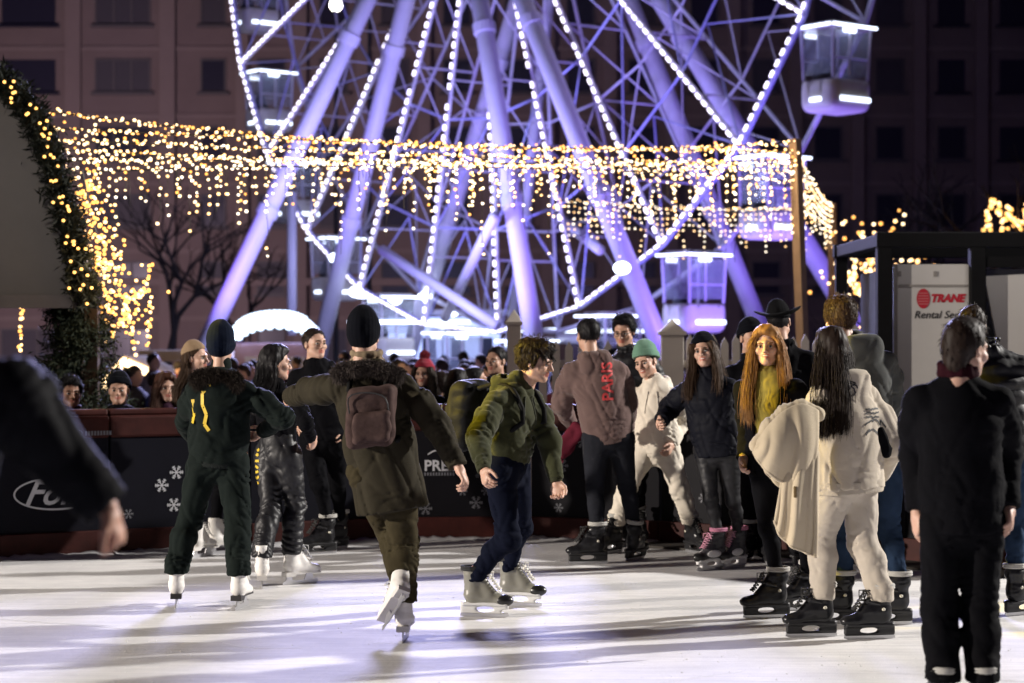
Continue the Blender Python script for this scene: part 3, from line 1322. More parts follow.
    if glasses:
        mb = MB()
        for s in (-1, 1):
            mb.tube([Lh(s * .031 + .022 * math.cos(a), .103, -.003 + .016 * math.sin(a)) for a in np.linspace(0, 2 * PI, 13)], .0022, 5, caps=False)
            mb.tube([Lh(s * .053, .100, 0), Lh(s * .078, .06, .004), Lh(s * .08, -.01, .004)], .0022, 5)
        mb.tube([Lh(-.009, .104, .002), Lh(.009, .104, .002)], .0022, 5)
        mb.build('glasses', plain('frame_black', (.01, .01, .01), .3), root, off=base)
    return info


def print_on(info, s, size, px, py, xd, yd, n, mat, name='print', target='top', bold=0.0, shear=0.0, ob='top_ob'):
    me = text_mesh(s, size, shear=shear, bold=bold)
    split_long(me, .02)
    V, Fq = info[target]
    c = at(px, py, info['P'][1])
    project(me, (V, Fq), c, xd, yd, n)
    map_mesh(me, lambda x, y, z: (x - info['base'][0], y - info['base'][1], z - info['base'][2]))
    return link(name, me, info[ob], [mat])


def strokes_on(info, lines, width, px, py, xd, yd, n, mat, name='print', target='top', ob='top_ob'):
    """ribbons drawn as polylines in metres, laid on the garment"""
    mb = MB()
    for ln in lines:
        p = np.array(ln, float)
        for a, b in zip(p, p[1:]):
            d = unit(np.append(b - a, 0))
            nn = np.array([-d[1], d[0]]) * width / 2
            q = [(*(a - nn), 0), (*(b - nn), 0), (*(b + nn), 0), (*(a + nn), 0)]
            mb.add(q, [(0, 1, 2, 3)])
    me = mb.mesh(name)
    project(me, info[target], at(px, py, info['P'][1]), xd, yd, n)
    map_mesh(me, lambda x, y, z: (x - info['base'][0], y - info['base'][1], z - info['base'][2]))
    return link(name, me, info[ob], [mat])
# ---------------------------------------------------------------- the people
def FB(*a, **k):
    k.setdefault('crease', .15)
    if len(a) < 8:
        k.setdefault('spec', .045)
    return fabric(*a, **k)


m_green_suit = FB('tracksuit_green', (.0085, .0125, .011), .8, .3, 250, .2, .02)
m_navy_knit = FB('knit_navy', (.005, .008, .018), .95, .6, 160, .25, .03)
m_black = FB('cloth_black', (.0042, .0042, .0055), .85, .3, 260, .25)
m_black_knit = FB('knit_black', (.004, .0045, .007), .95, .6, 160, .25, .02)
m_black_pant = FB('trouser_black', (.0038, .0038, .005), .8, .25, 300, .25)
m_leather = FB('leather_black', (.008, .008, .010), .48, .35, 45, .2, 0, .35)
m_olive = FB('parka_olive', (.030, .026, .017), .72, .3, 200, .22)
m_khaki = FB('trouser_khaki', (.040, .033, .018), .85, .3, 260, .2)
m_fur = FB('fur_grey_brown', (.075, .062, .055), .8, .3, 90, .4)
m_fur_b = FB('fur_tan', (.028, .022, .018), .8, .3, 90, .4)
m_sage = FB('hoodie_green', (.038, .041, .019), .9, .35, 260, .2, .15)
m_navy = FB('trouser_navy', (.0045, .006, .014), .85, .25, 300, .2)
m_mauve = FB('hoodie_mauve', (.125, .082, .074), .9, .35, 260, .18, .15)
m_jean_g = FB('denim_grey', (.017, .018, .023), .85, .4, 320, .4, vscale=9)
m_jean_b = FB('denim_blue', (.020, .036, .070), .85, .4, 320, .4, vscale=9)
m_cream = FB('fleece_cream', (.50, .44, .35), .95, .4, 240, .08, .2)
m_cream2 = FB('fleece_white', (.68, .62, .52), .95, .4, 240, .08, .2)
m_sweat = FB('sweatpants_oat', (.47, .42, .35), .95, .45, 240, .10, .2)
m_mint = FB('knit_mint', (.13, .25, .18), .95, .6, 160, .2, .2)
m_puff = FB('puffer_black', (.006, .006, .008), .55, .2, 60, .2, 0, .3)
m_puffn = FB('puffer_navy', (.0045, .005, .009), .65, .2, 60, .2, 0, .10)
m_yellow_lit = FB('sweater_yellow_lit', (.30, .24, .05), .9, .4, 240, .15, .1)  # yellow lamplight put into the colour of a pale sweater
m_greyhood = FB('hoodie_grey', (.06, .063, .06), .9, .35, 260, .2, .1)
m_red_knit = FB('knit_red', (.22, .018, .035), .95, .6, 160, .2, .2)
m_tan = FB('coat_tan', (.30, .21, .13), .9, .3, 240, .2)
m_plum = FB('jacket_plum', (.05, .022, .04), .7, .3, 200, .2)
m_red_print = plain('print_red', (.62, .05, .05), .6)
m_yellow = plain('yellow_marks', (.62, .43, .02), .6)
m_white_print = plain('print_white', (.75, .75, .75), .6)
m_ink = plain('print_black', (.012, .012, .014), .7)

SKN = dict(a=(.46, .27, .19), b=(.55, .34, .25), c=(.40, .22, .15), d=(.28, .15, .10))

RIB = {'tracksuit_green': (.0085, .0125, .011), 'hoodie_green': (.038, .041, .019), 'hoodie_mauve': (.125, .082, .074), 'fleece_white': (.70, .64, .54), 'fleece_cream': (.52, .46, .37), 'hoodie_grey': (.06, .063, .06)}

hoodie = lambda mat, **k: dict(dict(name='hoodie', mat=mat, hood=True, rib=RIB.get(mat.name, (.1, .1, .1)), band=False, cuff=False, r=(.180, .172, .170), sl=(.084, .070, .046)), **k)
jacket = lambda mat, **k: dict(dict(name='jacket', mat=mat, collar=.03, r=(.185, .178, .182), sl=(.088, .074, .055)), **k)
puffer = lambda mat, **k: dict(dict(name='puffer_jacket', mat=mat, collar=.06, r=(.205, .20, .195), sl=(.100, .088, .062), cloth=dict(puff=.014, drape=.004, amp=.008)), **k)
slim = lambda mat, **k: dict(dict(mat=mat, r=(.098, .082, .058, .047), cloth=dict(amp=.008, drape=.003)), **k)
reg = lambda mat, **k: dict(dict(mat=mat, r=(.105, .09, .070, .050)), **k)
wide = lambda mat, **k: dict(dict(mat=mat, r=(.112, .098, .086, .080), cloth=dict(amp=.018, drape=.012), cuff=True), **k)


def P_green():
    i = person('woman seen from behind in a dark green tracksuit, navy beanie and white skates', 12.33, (221, 377, 0), (218, 455, .02), 178,
               (221, 346, 178), L=dict(el=(186, 422, 1), wr=(198, 448, 1)), R=dict(el=(284, 417, -1), wr=(262, 432, 1)),
               skates=[dict(leg='L', kind='white', px=177, py=606, yaw=186), dict(leg='R', kind='white', px=241, py=608, yaw=172)],
               res=.0095, S=.97, sex='f', skin=SKN['b'], top=hoodie(m_green_suit, name='tracksuit_jacket', neckh=.08, hem=.05, r=(.19, .19, .185), fur=m_fur_b, furw=.8, sl=(.088, .074, .05)),
               legs=wide(m_green_suit, name='tracksuit_trousers'), hair=dict(style='short', col='black'), hat=dict(mat=m_navy_knit, tall=1.1, z=-.03, tilt=.42))
    fw = i['fw']
    # yellow zigzag print on hood and back
    strokes_on(i, [[(-.02, .16), (-.075, .10), (-.07, .03), (-.045, -.03), (-.06, -.09), (-.03, -.13)], [(-.14, .06), (-.13, -.03), (-.15, -.09)]], .022, 218, 408, (1, 0, 0), (0, 0, 1), -fw, m_yellow)
    return i


def P_leather():
    i = person('long-haired woman in black leather trousers with yellow side blotches and cropped top', 13.43, (276, 389, 0), (278, 449, .02), 150,
               (276, 363, 112, -4), L=dict(el=(252, 425, 1), wr=(262, 440, 1)), R=dict(el=(306, 423, -1), wr=(312, 440, 1)),
               skates=[dict(leg='L', kind='whitefull', px=262, py=587, yaw=188), dict(leg='R', kind='whitefull', px=298, py=584, yaw=128)],
               res=.0095, S=.92, sex='f', skin=SKN['b'], top=jacket(m_black, name='top', hem=-.05, r=(.165, .14, .15), sl=(.07, .055, .042), collar=.02),
               legs=dict(mat=m_leather, name='leather_trousers', r=(.108, .092, .078, .080), cloth=dict(amp=.020, drape=.008)),
               hair=dict(style='long', col='black', len=.20, front=0))
    rg = random.Random(8)
    lines = []
    for k in range(7):
        z = .125 - .037 * k
        w = rg.uniform(.014, .026)
        lines.append([(-w + .004 * (3 - k), z + rg.uniform(-.006, .006)), (.2 * w, z + rg.uniform(-.012, .012)), (w, z + rg.uniform(-.008, .008))])
    strokes_on(i, lines, .017, 260, 468, (1, 0, .05), (-.05, 0, 1), (-.35, -.94, 0), m_yellow, target='legs', ob='legs_ob')  # yellow blotches down the side of the leg
    return i


def P_blackboy():
    return person('young man in a black jacket and black skates, bareheaded, looking past the parka', 15.3, (317, 366, 0), (323, 431, 0), -5,
                  (315, 344, 38, 4, 0), L=dict(el=(345, 405, 1), wr=(342, 432, -1)), R=dict(el=(296, 402, 1), wr=(300, 428, -1)),
                  skates=[dict(leg='R', kind='rental', px=321, py=554, yaw=-62), dict(leg='L', kind='rental', px=336, py=549, yaw=-40)],
                  S=.97, skin=SKN['b'], top=jacket(m_black, hood=True, hem=.08), legs=reg(m_black_pant), hair=dict(style='crop', col='darkbrown'))


def P_hidden():
    return person('woman in a tan knit hat half hidden behind the green tracksuit', 15.3, (199, 383, 0), (207, 437, 0), 60,
                  (196, 358, 70), skates=[dict(leg='R', kind='whitefull', px=201, py=557, yaw=150), dict(leg='L', kind='whitefull', px=221, py=554, yaw=130)],
                  S=.9, sex='f', skin=SKN['b'], top=jacket(m_black), legs=slim(m_black_pant), hair=dict(style='long', col='brown', len=.2), hat=dict(mat=m_tan, name='knit_hat', k=.98, z=.06))


def P_parka():
    i = person('person seen from behind in an olive parka with fur hood and black beanie, arms out', 10.94, (369, 371, 0), (383, 464, .0), 180,
               (364, 336, 172), L=dict(el=(309, 391, 1), wr=(291, 397, 1), hand='relax'), R=dict(el=(438, 426, -1), wr=(459, 468, -1), curl=.7),
               skates=[dict(leg='R', kind='whitefull', px=405, py=640, yaw=176), dict(leg='L', kind='whitefull', px=395, py=612, yaw=-140, pitch=-45, roll=30, lift=1, dY=-.22)],
               res=.0095, S=1.0, skin=SKN['b'], top=jacket(m_olive, name='parka', hood=True, fur=m_fur, furw=1.0, hem=.26, r=(.195, .195, .205), depth3=1.2, sl=(.092, .08, .06), band=False,
                                                hemoff=(.02, 0, 0), cloth=dict(amp=.018, drape=.014, dfreq=10)),
               legs=wide(m_khaki, cuff=False, r=(.115, .105, .09, .075)), hair=dict(style='short', col='darkbrown'), hat=dict(mat=m_black_knit, tall=1.12, z=-.03, tilt=.42, cuff=False))
    ring_collar(i, FB('collar_tan', (.21, .16, .105), .9), 'collar_lining', .055, .074, .024, .045)
    return i


def P_sage():
    i = person('boy in a green hoodie and navy trousers skating to the right, bent forward', 11.89, (516, 386, 0), (507, 461, 0), 52,
               (536, 361, 72, -14, 4), R=dict(el=(478, 438, -1), wr=(484, 470, -1), curl=.6), L=dict(el=(549, 440, -1), wr=(556, 481, -1), curl=.6),
               skates=[dict(leg='R', kind='hockey', px=482, py=617, yaw=80, bend=1), dict(leg='L', kind='hockey', px=517, py=606, yaw=72, bend=1)],
               res=.0095, S=.97, skin=SKN['b'], pyaw=60, top=hoodie(m_sage, hem=.0, r=(.182, .178, .165), sl=(.088, .078, .05)), legs=reg(m_navy, r=(.108, .095, .076, .052)),
               hair=dict(style='fringe', col='darkbrown', vol=1.3))
    drawstrings(i, plain('cord_green', (.045, .05, .025), .8))
    return i


def P_paris():
    i = person('man seen from behind in a mauve hoodie with red letters PARIS down the back', 14.75, (593, 359, 0), (608, 432, .02), -172,
               (588, 335, -160, -5), L=dict(el=(561, 404, 1), wr=(571, 424, 1), curl=.9), R=dict(el=(628, 402, 1), wr=(628, 428, 1)),
               skates=[dict(leg='L', kind='rental', px=590, py=564, yaw=-78), dict(leg='R', kind='rental', px=634, py=560, yaw=148, roll=8)],
               res=.0095, S=1.0, skin=SKN['a'], top=hoodie(m_mauve, hem=.06, r=(.195, .195, .18), sl=(.09, .08, .055)), legs=slim(m_jean_g, name='jeans', r=(.11, .092, .066, .055)),
               hair=dict(style='crop', col='black'))
    for sx in (-1, 1):
        x0 = 592 + 15 * (sx + 1)
        strokes_on(i, [[(-.065, .06), (.065, .06), (.065, -.05), (0, -.085), (-.065, -.05), (-.065, .06)]], .005, x0, 447, (1, 0, 0), (0, 0, 1), (0, -1, 0), plain('stitch_dark', (.012, .012, .016), .9), name='back_pocket', target='legs', ob='legs_ob')
    print_on(i, 'PARIS', .115, 607, 381, (-.03, 0, 1), (-1, 0, -.03), (0, -1, 0), m_red_print, bold=.003)
    return i


def P_white():
    i = person('smiling young man in a white hoodie and white trousers with a mint green beanie', 15.4, (655, 384, 0), (657, 444, .02), -18,
                  (646, 362, -32, -8, 10), R=dict(el=(627, 425, 1), wr=(620, 445, 1)), L=dict(el=(682, 424, 1), wr=(672, 445, -1)),
                  skates=[dict(leg='R', kind='rental', px=612, py=553, yaw=-40), dict(leg='L', kind='rental', px=694, py=553, yaw=25)],
                  res=.0095, S=.96, skin=SKN['b'], smile=True, top=hoodie(m_cream2, hem=.07), legs=wide(m_cream2, r=(.108, .095, .078, .074)),
                  hair=dict(style='short', col='darkbrown'), hat=dict(mat=m_mint, tall=1.15, z=.038, k=1.12))
    drawstrings(i, plain('cord_white', (.6, .56, .48), .8))
    return i


def drawstrings(i, mat):
    N, t, fw, rt = i['N'], i['t'], i['fw'], i['rt']
    V, Fq = i['top']
    bv = BVHTree.FromPolygons([tuple(p) for p in V], [tuple(int(x) for x in q) for q in Fq])
    for s in (-1, 1):
        pts = []
        for k in range(7):
            p = N + rt * s * (.035 + .004 * k) - t * (.05 + .028 * k)
            h = bv.ray_cast(Vector(p + fw * .4), Vector(-fw), .6)
            if h[0] is not None:
                pts.append(np.array(h[0]) + fw * .004)
        if len(pts) > 2:
            MB().tube(pts, .004, 5).build('drawstring', mat, i['top_ob'], off=i['base'])


def P_face():
    i = person('smiling woman in a black jacket with a small white chest logo and a black beanie', 14.25, (708, 377, 0), (717, 443, 0), -20,
               (704, 352, -18, 6, 9), R=dict(el=(670, 408, 1), wr=(661, 421, -1), curl=.9), L=dict(el=(746, 414, 1), wr=(742, 446, -1)),
               skates=[dict(leg='R', kind='pink', px=713, py=570, yaw=-52), dict(leg='L', kind='pink', px=735, py=568, yaw=-42)],
               res=.0095, S=.94, sex='f', skin=SKN['b'], smile=True, top=jacket(m_puffn, hem=.10, r=(.205, .20, .195), sl=(.095, .085, .062), collar=.05),
               legs=slim(m_leather, name='leggings', r=(.095, .078, .055, .043)), hair=dict(style='long', col='brown', len=.22, front=2), hat=dict(mat=m_black_knit, z=.045, tall=1.05))
    bars = []
    for k in range(3):
        bars.append([(-.035, .018 - .018 * k), (.005, .018 - .018 * k)])
    arc = lambda r: [(.010 + r * math.cos(a), -.020 + r * math.sin(a)) for a in np.linspace(0, PI / 2, 8)]
    strokes_on(i, bars + [arc(.034), arc(.024), arc(.013)], .008, 738, 394, (1, 0, 0), (0, 0, 1), (.1, -1, 0), m_white_print, name='logo')
    return i


def P_glasses():
    return person('dark-haired man with glasses in a black hooded jacket, standing behind the mauve hoodie', 15.96, (628, 355, 0), (632, 418, 0), -12,
                  (624, 331, -20, -14, 0), skates=[dict(leg='R', kind='rental', px=622, py=546, yaw=-30), dict(leg='L', kind='rental', px=640, py=545, yaw=10)],
                  S=1.03, skin=SKN['a'], glasses=True, top=puffer(m_puff, hood=True, hem=.08, fur=m_black_knit), legs=reg(m_black_pant), hair=dict(style='short', col='black'))


def P_yellow():
    i = person('blonde long-haired woman in a yellow-lit sweater and open black jacket, smiling', 11.8, (769, 377, 0), (777, 461, 0), -28,
               (767, 347, -14, 4, 2), R=dict(el=(748, 425, 1), wr=(744, 458, -1)), L=dict(el=(797, 425, 1), wr=(792, 455, -1)),
               skates=[dict(leg='R', kind='rental', px=769, py=618, yaw=-78), dict(leg='L', kind='rental', px=802, py=610, yaw=-66)],
               S=.96, sex='f', skin=SKN['b'], smile=True, top=jacket(m_yellow_lit, name='sweater', hem=.02, r=(.16, .148, .155), sl=(.070, .056, .043), collar=.01),
               legs=slim(m_black_pant, name='leggings', r=(.095, .078, .055, .045)), hair=dict(style='long', col='blonde', len=.32, front=2, strands=40))
    # the open black jacket over the sweater
    fl = Field(.012)
    N, Pv, t, fw, rt = i['N'], i['P'], i['t'], i['fw'], i['rt']
    cc, wc = N - t * .17, Pv + t * .12
    fl.add(erc(cc, wc, .18, .172, fw, 1.4), .05).add(erc(N - t * .07, cc, .105, .17, fw, 1.25), .05)
    fl.add(erc(wc, Pv - t * .08, .172, .18, fw, 1.35).cut(Pv - t * .08, -t), .04)
    for k in 'LR':
        s, e, w, a = i['arms'][k]
        fl.add(rc(s, e, .085, .07), .03).add(rc(e, w, .07, .052).cut(w, w - e), .03)
    fl.sub(rbox((N + Pv) / 2 + fw * .16, (.075, .14, .5), .01, np.stack([rt, fw, t], 1)), .01)
    fl.solve(folds(.010, 18, 8, 1, .004))
    V, Fq = fl.nets(1)
    q2obj('jacket', V - i['base'], Fq, [m_black], i['root'])
    return i


def P_cream():
    i = person('woman with long dark hair in an oversized cream hoodie and oat sweatpants, seen from behind', 11.0, (843, 381, 0), (848, 471, 0), -150,
               (830, 350, -158, -4), L=dict(el=(806, 440, 1), wr=(792, 428, 1)), R=dict(el=(893, 444, -1), wr=(880, 476, 1), hand=None),
               skates=[dict(leg='L', kind='rental', px=814, py=637, yaw=-82), dict(leg='R', kind='rental', px=872, py=639, yaw=-80)],
               res=.0095, S=.97, sex='f', skin=SKN['a'], pyaw=-140, top=hoodie(m_cream, hem=.10, r=(.205, .218, .228), depth=1.3, depth3=1.3, sl=(.10, .088, .058), cloth=dict(amp=.016, drape=.012, dfreq=9)),
               legs=wide(m_sweat, cloth=dict(amp=.010, drape=.006), r=(.118, .104, .086, .076)), hair=dict(style='long', col='darkbrown', len=.34, strands=60, n=9, down=V3(-.10, 0, -1)))
    rg = random.Random(3)
    lines = []
    for k in range(3):
        y = .075 - .022 * k
        lines.append([(-.05 + .007 * j, y + rg.uniform(-.006, .006)) for j in range(15)])
    for k in range(2):
        y = -.005 - .05 * k
        lines.append([(-.055 + .012 * j + rg.uniform(-.012, .012), y + rg.uniform(-.028, .028)) for j in range(12)])
    strokes_on(i, lines, .009, 868, 422, (1, 0, 0), (0, 0, 1), (.1, -1, 0), m_ink, name='scribble_print')
    lines = [[(.045 * math.cos(a * 1.7) * rg.uniform(.5, 1), .05 * math.sin(a) * rg.uniform(.5, 1)) for a in np.linspace(0, 9, 26)]]
    strokes_on(i, lines, .008, 846, 388, (1, 0, 0), (0, 0, 1), (0, -1, 0), m_ink, name='scribble_print')
    fl = Field(.008)
    p = at(884, 441, 10.80)
    fl.add(rc(p + V3(-.015, 0, .06), p + V3(.012, 0, -.07), .022, .028), .02)
    fl.add(rc(p + V3(-.002, .0, .02), p + V3(.03, .0, -.04), .018, .014), .02)
    fl.solve(folds(.003, 30, 30, 0, .002))
    V, Fq = fl.nets(1)
    q2obj('glove', V - i['base'], Fq, [m_black], i['root'])
    return i


def P_grey():
    return person('brown-haired man in a grey hooded jacket and blue jeans behind the cream hoodie', 11.64, (856, 346, 0), (872, 452, 0), -165,
                  (840, 319, -172, -6), L=dict(el=(838, 400, 1), wr=(840, 430, 1)), R=dict(el=(892, 398, 1), wr=(886, 432, 1)),
                  skates=[dict(leg='L', kind='rental', px=834, py=624, yaw=-80), dict(leg='R', kind='rental', px=890, py=625, yaw=-82)],
                  S=1.02, skin=SKN['b'], top=hoodie(m_greyhood, hem=.02), legs=reg(m_jean_b, name='jeans'), hair=dict(style='short', col='brown', vol=1.2))


def ring_collar(i, mat, name, z, r=.068, th=.018, hgt=.025):
    fl = Field(.009)
    N, rt, fw, t = i['N'], i['rt'], i['fw'], i['t']
    ring = [N + t * (z + .01 * math.sin(a)) + rt * r * math.cos(a) + fw * r * .97 * math.sin(a) for a in np.linspace(0, 2 * PI, 13)]
    for a, b in zip(ring, ring[1:]):
        fl.add(rc(a, b, th, th), .01)
        fl.add(rc(a + t * hgt, b + t * hgt, th * .85, th * .85), .01)
    fl.solve(folds(.003, 30, 30, 0, .002))
    V, Fq = fl.nets(1)
    q2obj(name, V - i['base'], Fq, [mat], i['root'])


def P_boy():
    i = person('boy in a black sweater and black trousers seen from behind, nearest the camera at right', 8.33, (958, 381, 0), (962, 512, 0), 178,
               (966, 349, 128, -8), L=dict(el=(916, 455, 1), wr=(917, 512, -1), curl=.5, palm=(1, .2, 0)), R=dict(el=(1006, 455, 1), wr=(1009, 508, -1), palm=(-1, .2, 0)),
               skates=[dict(leg='L', kind='rental', px=939, py=735, yaw=184), dict(leg='R', kind='rental', px=981, py=735, yaw=176)],
               res=.0095, S=.94, skin=SKN['b'], top=dict(name='sweater', mat=m_black, r=(.19, .18, .18), sl=(.086, .074, .052), hem=.09, cloth=dict(amp=.012, drape=.006)),
               legs=wide(m_black_pant, cloth=dict(amp=.012, drape=.006), r=(.102, .090, .080, .080), over=.04), hair=dict(style='short', col='darkbrown', vol=.75, low=-.115, tufts=.15))
    ring_collar(i, FB('collar_red', (.022, .005, .008), .9), 'collar', .035, .070, .020, .03)
    return i


def P_puffer():
    return person('man in a black quilted puffer jacket at the right edge behind the boy', 11.9, (988, 353, 0), (1000, 452, 0), 172,
                  (972, 327, 165, -6), R=dict(el=(1032, 405, 1), wr=(1030, 445, 1)),
                  skates=[dict(leg='L', kind='rental', px=986, py=616, yaw=170), dict(leg='R', kind='rental', px=1022, py=615, yaw=120)],
                  S=1.03, skin=SKN['b'], top=puffer(m_puff, hem=.05), legs=reg(m_jean_b, name='jeans'), hair=dict(style='crop', col='darkbrown', low=-.07))


def P_hat():
    i = person('person in a wide-brimmed black hat behind the blonde woman', 14.6, (783, 348, 0), (783, 425, 0), 170,
               (779, 322, 165, 0, -6), skates=[dict(leg='L', kind='rental', px=772, py=566, yaw=190), dict(leg='R', kind='rental', px=795, py=566, yaw=170)],
               S=1.03, skin=SKN['a'], top=jacket(m_black), legs=reg(m_black_pant), hair=dict(style='short', col='black'),
               hat=dict(mat=FB('felt_black', (.008, .008, .009), .95, .2), name='hat', brim=True, cuff=False, tall=1.1, k=1.06, z=.03, tilt=0))
    return i


def P_hatb():
    return person('person in a black knitted hat between the black jacket and the blonde woman', 15.0, (752, 362, 0), (754, 430, 0), 10,
                  (751, 338, 20, 0, 0), skates=[dict(leg='R', kind='rental', px=748, py=561, yaw=-20), dict(leg='L', kind='rental', px=762, py=560, yaw=20)],
                  S=.98, skin=SKN['a'], top=jacket(m_black), legs=reg(m_black_pant), hair=dict(style='short', col='black'),
                  hat=dict(mat=m_black_knit, z=.03, tall=1.05))


def P_arm():
    i = person('person at the left edge reaching a dark padded sleeve into view', 4.6, (-78, 366, -.05), (-90, 640, 0), 60,
               (-80, 275, 60), R=dict(el=(-200, 480, 1), wr=(-190, 570, 1)), L=dict(el=(12, 404, -1), wr=(108, 508, -1), curl=.7, palm=(-1, .15, -.25), hd=V3(.38, .1, -1), hsz=.82),
               S=1.0, skin=(.50, .27, .18), top=puffer(FB('sleeve_dark', (.009, .009, .010), .7, .3, 120, .3), hem=.1, collar=0, sl=(.108, .100, .058), cloth=dict(amp=.016, drape=.008)),
               legs=reg(m_black_pant), hair=dict(style='short', col='black'), group='skaters on the ice', res=.009)
    return i


def spectator(label, Y, head, yaw, S=1.0, sex='m', sk='a', top=None, hair=None, hat=None, hy=None, pitch=0, smile=False):
    hc = at(head[0], head[1], Y)
    s = Y / F
    nk = (head[0], head[1] + .19 * S / s, 0)
    pv = (head[0], head[1] + .76 * S / s, 0)
    bz = hc[2] - 1.64 * S
    return person(label, Y, nk, pv, yaw, (head[0], head[1], yaw if hy is None else hy, pitch), S=S, sex=sex, skin=SKN[sk], top=top or jacket(m_black),
                  legs=reg(m_black_pant), hair=hair or dict(style='short', col='black'), hat=hat, group='spectators behind the boards', res=.015, base_z=bz, smile=smile)


def P_spectators():
    spectator('spectator with curly dark hair in a puffed plum jacket at the left boards', 15.75, (71, 393), 20, .95, 'm', 'd', puffer(m_plum), dict(style='short', col='black', vol=1.4))
    spectator('spectator in a dark beanie and hooded coat leaning at the left boards', 15.8, (119, 390), 5, .95, 'm', 'a', jacket(m_black, hood=True), None, dict(mat=m_black_knit, z=.04))
    spectator('girl spectator with long auburn hair behind the boards beside the green tracksuit', 15.9, (166, 388), 25, .93, 'f', 'b', jacket(m_plum), dict(style='long', col='auburn', len=.25, front=2))
    spectator('spectator in a tan coat at the left boards, head behind the dark sleeve', 15.7, (34, 386), 160, .95, 'm', 'a', puffer(m_tan), dict(style='short', col='darkbrown'))
    spectator('girl spectator in a red pompom hat beside the olive parka', 17.6, (424, 374), -15, .92, 'f', 'b', jacket(m_black), dict(style='long', col='darkbrown', len=.2, front=2), dict(mat=m_red_knit, pom=True, z=.045))
    spectator('short-haired man spectator behind the boards left of the white fence post', 17.5, (496, 361), -35, 1.02, 'm', 'a', jacket(m_black, hood=True), dict(style='crop', col='black'))
    spectator('spectator with bushy dark hair beside the red pompom hat', 17.9, (458, 383), 170, .97, 'f', 'a', jacket(m_black), dict(style='long', col='black', len=.15))
    spectator('spectator in a dark hood between the parka and the red pompom hat', 18.4, (442, 386), 140, .95, 'm', 'a', jacket(m_plum, hood=True), dict(style='short', col='darkbrown'))
    spectator('spectator with a bald dark cap right of the bushy dark hair', 18.2, (476, 380), 100, .95, 'm', 'a', jacket(m_puffn), dict(style='crop', col='black'))


def backpack_sage(i):
    c = at(470, 415, 12.05)
    R = head_frame(235, 8, 0)
    fl = Field(.01)
    fl.add(rbox(c, (.155, .10, .215), .07, R), .02)
    fl.add(rbox(c + R @ V3(0, .09, -.06), (.115, .05, .11), .035, R), .02)
    fl.add(rbox(c + R @ V3(0, .085, .10), (.10, .03, .05), .025, R), .02)
    fl.solve(folds(.010, 12, 9, 1, .004))
    V, Fq = fl.nets(1)
    root = empty('backpack', c)
    tag(root, 'black backpack worn by the boy in the green hoodie', 'backpack')
    q2obj('bag', V - c, Fq, [FB('nylon_black', (.016, .016, .016), .6, .3, 200, .3)], root)
    mb = MB()
    N = i['N']
    for s, sg in (('R', 1), ('L', -1)):
        sh = i['arms'][s][0]
        top = N * .45 + sh * .55 + V3(0, 0, .055)
        pts = [c + R @ V3(-.08 * sg, -.08, .17), top + i['fw'] * -.06, top + i['fw'] * .07 + V3(0, 0, -.03), sh * .6 + N * .4 + i['fw'] * .155 - i['t'] * .16, c + R @ V3(-.1 * sg, -.1, -.15)]
        pts = smooth_curve(pts, 12)
        mb.tube(pts, .016, 6)
    mb.build('strap', FB('strap_black', (.012, .012, .012), .7), root, off=c, smooth=True)
    z = MB()
    z.tube(smooth_curve([c + R @ V3(-.11, .125, -.0), c + R @ V3(-.09, .14, .05), c + R @ V3(.09, .14, .05), c + R @ V3(.11, .125, 0)], 12), .005, 5)
    z.build('zip', plain('zip_grey', (.2, .2, .2), .4, .6), root, off=c)


def backpack_camo(i):
    N, t, fw, rt = i['N'], i['t'], i['fw'], i['rt']
    c = at(371, 417, 10.70)
    R = np.stack([rt, -fw, t], 1)
    m = FB('camo_brown', (.062, .040, .036), .75, .3, 150, .75, vscale=16)
    fl = Field(.009)
    fl.add(rbox(c, (.135, .085, .165), .05, R), .02)
    fl.solve(folds(.009, 14, 10, 1, .003))
    V, Fq = fl.nets(1)
    root = empty('backpack', c)
    tag(root, 'brown mottled small backpack worn over the olive parka', 'backpack')
    q2obj('bag', V - c, Fq, [m], root)
    fl = Field(.009)
    fl.add(rbox(c + R @ V3(0, .085, -.05), (.105, .04, .085), .03, R), .02)
    fl.solve(folds(.007, 14, 14, 2, .003))
    V, Fq = fl.nets(1)
    q2obj('pocket', V - c, Fq, [m], root)
    mb = MB()
    for s in (-1, 1):
        mb.tube(smooth_curve([c + R @ V3(.10 * s, -.03, .14), N + rt * .10 * s - t * .015 - fw * .07, N + rt * .125 * s + fw * .02 + t * .02, N + rt * .12 * s + fw * .15 - t * .1,
                              c + R @ V3(.13 * s, -.22, -.08), c + R @ V3(.12 * s, -.04, -.13)], 14), .015, 6)
    mb.build('strap', FB('strap_black', (.012, .012, .012), .7), root, off=c, smooth=True)
    z = MB()
    z.tube(smooth_curve([c + R @ V3(-.105, .088, .02), c + R @ V3(-.095, .092, .11), c + R @ V3(0, .095, .135), c + R @ V3(.095, .092, .11), c + R @ V3(.105, .088, .02)], 14), .004, 5)
    z.build('zip', plain('zip_dark', (.03, .03, .03), .4), root, off=c)


